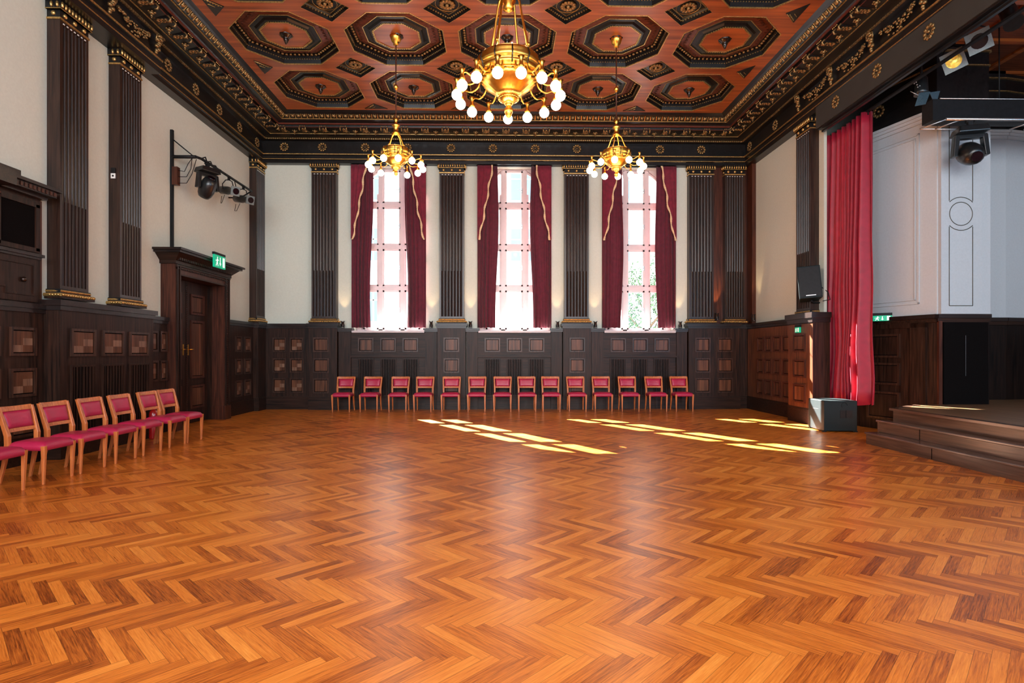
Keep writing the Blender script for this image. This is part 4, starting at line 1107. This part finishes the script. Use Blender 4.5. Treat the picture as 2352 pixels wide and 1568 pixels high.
# decorated pieces of the stage wall
T, L_ = seg_frame(*SEG[0])
b = MB('stagewall', T)      # raised frame on the splayed wall
for e, w in ((.0, .03), (.07, .015)):
    s0, s1, z0, z1 = -.1, L_ - .30 - e, 2.32 + e, 5.36 - e
    b.box(s0, s1, 0, .02, z0, z0 + w); b.box(s0, s1, 0, .02, z1 - w, z1); b.box(s1 - w, s1, 0, .02, z0, z1)
struct(b.build('trim_12'))
T, L_ = seg_frame(*SEG[1])
b = MB('stagewall', T); b.box(.02, L_ - .02, 0, .05, 2.12, 5.6); b.box(.02, L_ - .18, .05, .07, 2.12, 5.6)
b.m('line'); d = .074; c0 = .16; c1 = .57; cm = (c0 + c1) / 2; zc = 3.84
rect = lambda z0, z1: None
def ln(p, q): b.tube([(p[0], d, p[1]), (q[0], d, q[1])], .006, 4)
ln((c0, 2.26), (c1, 2.26)); ln((c0, 2.26), (c0, 3.62)); ln((c1, 2.26), (c1, 3.62)); ln((c0, 4.06), (c0, 5.4)); ln((c1, 4.06), (c1, 5.4)); ln((c0, 5.4), (c1, 5.4))
b.tube([(cm + .20 * math.cos(a * PI / 16), d, zc + .20 * math.sin(a * PI / 16)) for a in range(32)], .006, 4, True)
for sg in (-1, 1): b.tube([(cm + .285 * math.cos(a), d, zc + sg * .285 * math.sin(a)) for a in [PI / 4 * .99 + k * (PI / 2) / 10 for k in range(11)]], .006, 4)
struct(b.build('trim_13'))
b = MB('mahog', T); b.box(.0, .06, 0, .05, .56, 2.0); b.m('void').box(.10, L_ - .04, 0, .03, .56, 1.98); b.m('steel').box(.48, .484, .03, .033, 1.05, 1.75); struct(b.build('trim_14'))
# door on the splayed wall
T0_, L_ = seg_frame(*SEG[0])
T = lambda s, d, z: T0_(s + .34, d, z)
b = MB('oak', T); b.box(.55, 1.55, 0, .03, 0, 1.90); dr3 = struct(b.build('door_3'))
panel(T, dr3, .72, 1.38, 1.36, 1.80, .03, 'burl', .04); panel(T, dr3, .72, 1.38, .85, 1.26, .03, 'burl', .04); panel(T, dr3, .72, 1.38, .20, .72, .03, 'burl', .04)
b = MB('brass', T); b.tube([(.66, .03, 1.0), (.66, .08, 1.0), (.76, .08, 1.0)], .01, 6); b.build('door_handle', dr3)
b = MB('oak', T); b.box(1.57, 1.85, 0, .05, 0, 1.98); b.box(.4, 1.85, 0, .05, 1.90, 1.98); struct(b.build('trim_15'))
px_ = T(.62, .06, 1.99)
exit_sign((7.19, 10.52, 2.05), math.radians(-40), .30, .10, 'green running-man exit sign over the dark stage door')
rb_ = MB('oldgold'); 
for k in range(10): a = 2 * PI * k / 10; rb_.ell((.09 * math.cos(a), 0, .09 * math.sin(a)), (.034, .02, .034), 6, 3)
rb_.ell((0, 0, 0), (.03, .03, .03), 6, 3)
o_ = rb_.build('gilt_rosette'); o_.location = T(.95, .03, 6.05); o_.rotation_euler = (0, 0, math.radians(-70)); tag(o_, 'single gilt rosette on the dark frieze above the splayed stage wall', 'rosette')

# stage lighting
t = thing('lighting_bar', 'black boxed lighting bar with steel pipe hanging above the stage', 'lighting bar', (8.4, 9.15, 5.2))
b = MB('black'); b.box(-1.40, 2.5, -.12, .12, .02, .36); b.build('drape', t)
b = MB('steel'); b.tube([(-1.30, -.14, .36), (2.5, -.14, .36)], .010, 6); b.tube([(-1.22, -.16, .02), (2.5, -.16, .02)], .024, 8)
for x in (-1.2, .3): b.tube([(x, -.16, .02), (x - .25, .1, -.04)], .012, 6); b.tube([(x + .25, -.16, .02), (x, .1, -.04)], .012, 6)
b.tube([(-1.45, .1, -.04), (.1, .1, -.04)], .012, 6); b.build('pipe', t)
b = MB('black'); b.tube([(-.2, 0, .36), (-.2, 0, 1.6)], .01, 6); b.tube([(1.8, 0, .36), (1.8, 0, 1.6)], .01, 6); b.build('hanger', t)
def moving_head(loc, rz, label, sc=1.0, tilt=0):
    t = thing('moving_head_light', label, 'stage light', loc, rz)
    t.scale = (sc, sc, sc)
    b = MB('blackgloss'); b.hexa([(-.20, -.15, -.10), (.20, -.15, -.10), (.20, .15, -.10), (-.20, .15, -.10)], [(-.17, -.13, 0), (.17, -.13, 0), (.17, .13, 0), (-.17, .13, 0)]); b.build('base', t, .015)
    b = MB('blackgloss')
    b.box(-.20, .20, -.05, .05, -.17, -.11)
    for sx in (-1, 1): b.hexa([(sx * .20 - .03, -.06, -.42), (sx * .20 + .03, -.06, -.42), (sx * .20 + .03, .06, -.42), (sx * .20 - .03, .06, -.42)], [(sx * .17 - .035, -.05, -.12), (sx * .17 + .035, -.05, -.12), (sx * .17 + .035, .05, -.12), (sx * .17 - .035, .05, -.12)])
    b.build('yoke', t, .012)
    b = MB('blackgloss'); rr = []
    for (y, r) in ((-.20, .07), (-.18, .11), (-.08, .145), (.05, .15), (.15, .13), (.21, .10), (.22, .06)):
        rr.append([(r * math.cos(2 * PI * k / 16), y, r * 1.05 * math.sin(2 * PI * k / 16)) for k in range(16)])
    b.rings(rr); h = b.build('head', t); h.location = (0, 0, -.38); h.rotation_euler = (tilt, 0, 0)
    b = MB('lens'); b.tube([(0, -.225, 0), (0, -.19, 0)], .07, 16); b.build('lens', h)
    b = MB('black'); b.box(-.03, .03, -.03, .03, 0, .09); b.tube([(-.05, 0, .09), (.05, 0, .09)], .03, 8); b.build('clamp', t)
    return t
moving_head((7.60, 9.02, 5.10), math.radians(-15), 'black moving head spotlight hanging under the stage lighting bar', 1.12, .5)
def par(loc, rz, tilt, roll, gel, label):
    t = thing('par_can', label, 'stage light', loc, rz, 'stage lights clamped behind the beam')
    h = bpy.data.objects.new('lamp_head', None)
    b = MB('blackgloss'); rr = []
    for (y, r) in ((.32, .05), (.28, .09), (.10, .10), (-.05, .115)): rr.append([(r * math.cos(2 * PI * k / 16), y, r * math.sin(2 * PI * k / 16)) for k in range(16)])
    b.rings(rr); hd = b.build('housing', t); hd.rotation_mode = 'YXZ'; hd.rotation_euler = (tilt, roll, 0)
    b = MB('gelgrey'); w = .15; r = .105
    N = 16
    for k in range(N):
        a0, a1 = 2 * PI * k / N, 2 * PI * (k + 1) / N
        def sq(a): c, s_ = math.cos(a), math.sin(a); m_ = max(abs(c), abs(s_)); return (w * c / m_, -.065, w * s_ / m_)
        b.poly([(r * math.cos(a0), -.065, r * math.sin(a0)), (r * math.cos(a1), -.065, r * math.sin(a1)), sq(a1), sq(a0)])
        b.poly([(r * math.cos(a0), -.05, r * math.sin(a0)), (r * math.cos(a1), -.05, r * math.sin(a1)), tuple(Vector(sq(a1)) + Vector((0, .015, 0))), tuple(Vector(sq(a0)) + Vector((0, .015, 0)))])
    b.build('gel_frame', hd)
    b = MB(gel); b.lathe([(.0, 0), (.106, .0), (.106, .01)], n=16); g_ = b.build('gel', hd); g_.rotation_euler = (PI / 2, 0, 0); g_.location = (0, -.058, 0)
    b = MB('black'); b.tube([(-.13, .08, 0), (-.14, .05, .10), (-.10, .02, .20), (0, 0, .24), (.10, .02, .20), (.14, .05, .10), (.13, .08, 0)], .010, 6); b.box(-.03, .03, -.03, .03, .24, .32); b.build('yoke', t)
    h and bpy.data.objects.remove(h)
    return t
par((7.10, 8.75, 6.03), math.radians(-28), math.radians(22), math.radians(-20), 'foil', 'square-framed stage light with crumpled yellow gel under the stage beam')
par((7.10, 8.28, 6.08), math.radians(-28), math.radians(22), math.radians(-18), 'lens', 'square-framed stage light with dark lens, above and right of the yellow one')
t = thing('barn_door_light', 'stage light with open grey barn-door flaps above the lighting bar', 'stage light', (7.0, 9.28, 5.80))
b = MB('blackgloss'); b.lathe([(.06, .25), (.09, .2), (.10, 0), (.11, -.06)], n=14); b.build('housing', t)
b = MB('blind')
b.poly([(-.10, -.08, -.06), (.06, -.12, -.06), (-.08, -.2, -.30), (-.20, -.12, -.30)]); b.poly([(.10, -.05, -.04), (.30, -.02, .0), (.20, -.05, -.26)]); o = b.build('barn_door', t); sd = o.modifiers.new('t', 'SOLIDIFY'); sd.thickness = .006
b = MB('steel')
for k in range(10): b.ell((-.18 + .03 * math.sin(k * 2.1) + .02 * k, -.06, .14 - .02 * k), .012, 6, 4)
b.tube([(-.26, -.1, -.05), (-.16, -.14, -.13), (-.08, -.12, -.05)], .006, 5); b.build('safety_chain', t)
b = MB('black'); b.tube([(0, 0, .2), (0, 0, .75)], .02, 8); b.build('hanger', t)
t = thing('flood_light', 'dark tubular stage light at the top right corner of the picture', 'stage light', (7.1, 7.75, 6.15), math.radians(-20))
b = MB('blackgloss'); rr = []
for (y, r) in ((.25, .07), (.2, .10), (-.15, .11), (-.2, .12)): rr.append([(r * math.cos(2 * PI * k / 14), y, r * math.sin(2 * PI * k / 14)) for k in range(14)])
b.rings(rr); o = b.build('housing', t); o.rotation_euler = (1.0, 0, 0)
b = MB('steel'); b.tube([(-.12, -.05, .1), (-.05, -.08, .16), (.02, -.05, .14)], .008, 5); b.build('yoke', t)
b = MB('black'); b.tube([(0, 0, .1), (0, 0, .68)], .02, 8); b.build('hanger', t)
t = thing('stage_pipe', 'black horizontal lighting pipe behind the beam carrying stage lights', 'lighting pipe', (7.1, 5.8, 6.42))
b = MB('black'); b.tube([(0, -3, 0), (0, 5, 0)], .024, 8); b.build('pipe', t)
b = MB('black')
for y in (-2, 1, 4.2): b.tube([(0, y, 0), (0, y, .36)], .012, 6)
b.build('hanger', t)

# ------------------------------------------------------------------ lighting bracket on the left wall
t = thing('lighting_bracket', 'black wall pole with long arm carrying stage lights above the left door', 'lighting bracket', (XLw, 10.90, 3.36))
Q = lambda x, y, z: (x - XLw, y - 10.75 , z - 3.36)
b = MB('black'); b.box(.0, .05, -.025, .025, 0, 2.33); b.build('pole', t)
b = MB('black', Q)
b.tube([(-6.25, 10.75, 5.18), (-5.80, 10.75, 5.18)], .032, 6); b.tube([(-6.25, 10.75, 5.52), (-5.86, 10.75, 5.2)], .012, 6)
b.tube([(-5.80, 10.75, 5.18), (-5.80, 10.95, 5.21), (-5.80, 13.15, 5.21)], .026, 8); b.tube([(-5.80, 13.15, 5.21), (-6.0, 13.02, 5.02), (-6.26, 13.0, 5.02)], .018, 6); b.tube([(-5.8, 12.3, 5.21), (-6.0, 12.9, 5.03)], .010, 6)
b.build('arm', t)
b = MB('mahog'); b.box(.05, .15, -.05, .05, 1.28, 1.62); b.build('junction_box', t)
b = MB('black', Q)
b.tube([(-6.14, 10.75, 4.92), (-6.02, 10.75, 4.9), (-5.95, 10.75, 5.05), (-5.88, 10.76, 5.16)], .007, 5); b.tube([(-6.14, 10.75, 4.8), (-5.98, 10.75, 4.8), (-5.9, 10.75, 4.95), (-5.88, 10.76, 5.16)], .007, 5)
b.tube([(-6.14, 10.75, 4.68), (-5.98, 10.75, 4.68), (-5.88, 10.75, 4.85), (-5.80, 10.76, 5.14)], .007, 5)
for k in range(6): b.tube([(-5.80, 10.95 + .2 * k, 5.22), (-5.78, 11.05 + .2 * k, 5.28 - .02 * k), (-5.80, 11.15 + .2 * k, 5.22)], .012, 5)
b.build('cable', t)
moving_head((-5.80, 11.32, 5.10), math.radians(60), 'black moving head spotlight hanging from the left wall bracket', 1.0, -.9)
def profile_spot(loc, rz, label):
    t = thing('profile_spotlight', label, 'stage light', loc, rz, 'profile spotlights on the left wall bracket')
    b = MB('blackgloss'); rr = []
    for (y, r) in ((.30, .06), (.28, .085), (.02, .085), (0, .07), (-.22, .07), (-.24, .075)): rr.append([(r * math.cos(2 * PI * k / 14), y, r * math.sin(2 * PI * k / 14)) for k in range(14)])
    b.rings(rr); hd = b.build('barrel', t); hd.rotation_euler = (math.radians(12), 0, 0); hd.location = (0, 0, -.28)
    b = MB('gelgrey'); b.box(-.095, .095, -.27, -.24, -.095, .095); b.build('gel_frame', hd, .006)
    b = MB('lens'); b.tube([(0, -.285, 0), (0, -.265, 0)], .065, 16); b.build('lens', hd)
    b = MB('black'); b.tube([(-.10, .05, -.26), (-.12, .04, -.16), (-.07, 0, -.07), (0, 0, -.05), (.07, 0, -.07), (.12, .04, -.16), (.10, .05, -.26)], .011, 6); b.box(-.02, .02, -.02, .02, -.06, .03); b.build('yoke', t)
    b = MB('black'); b.tube([(0, .28, -.35), (0, .32, -.5), (-.1, .1, -.55), (-.15, -.1, -.42)], .006, 5); b.build('cable', t)
profile_spot((-5.80, 12.20, 5.19), math.radians(55), 'nearer black profile spotlight on the left wall bracket, beside the moving head')
profile_spot((-5.80, 12.88, 5.19), math.radians(58), 'farther black profile spotlight at the outer end of the left wall bracket')

# fire extinguisher behind the chairs
t = thing('fire_extinguisher', 'red fire extinguisher standing between the last two chairs by the door', 'fire extinguisher', (-5.86, 9.68, 0))
b = MB('extred'); b.lathe([(.06, 0), (.07, .02), (.07, .42), (.055, .47), (.02, .50)], n=16); b.build('cylinder', t)
b = MB('black'); b.lathe([(.02, .50), (.02, .54)], n=8); b.tube([(0, 0, .53), (.03, -.05, .60)], .010, 6); b.tube([(0, 0, .52), (.06, .05, .5), (.085, .05, .2)], .010, 6); b.build('valve', t)

# extra rear room light is part of the added fill lamps at the top
bpy.context.view_layer.update()
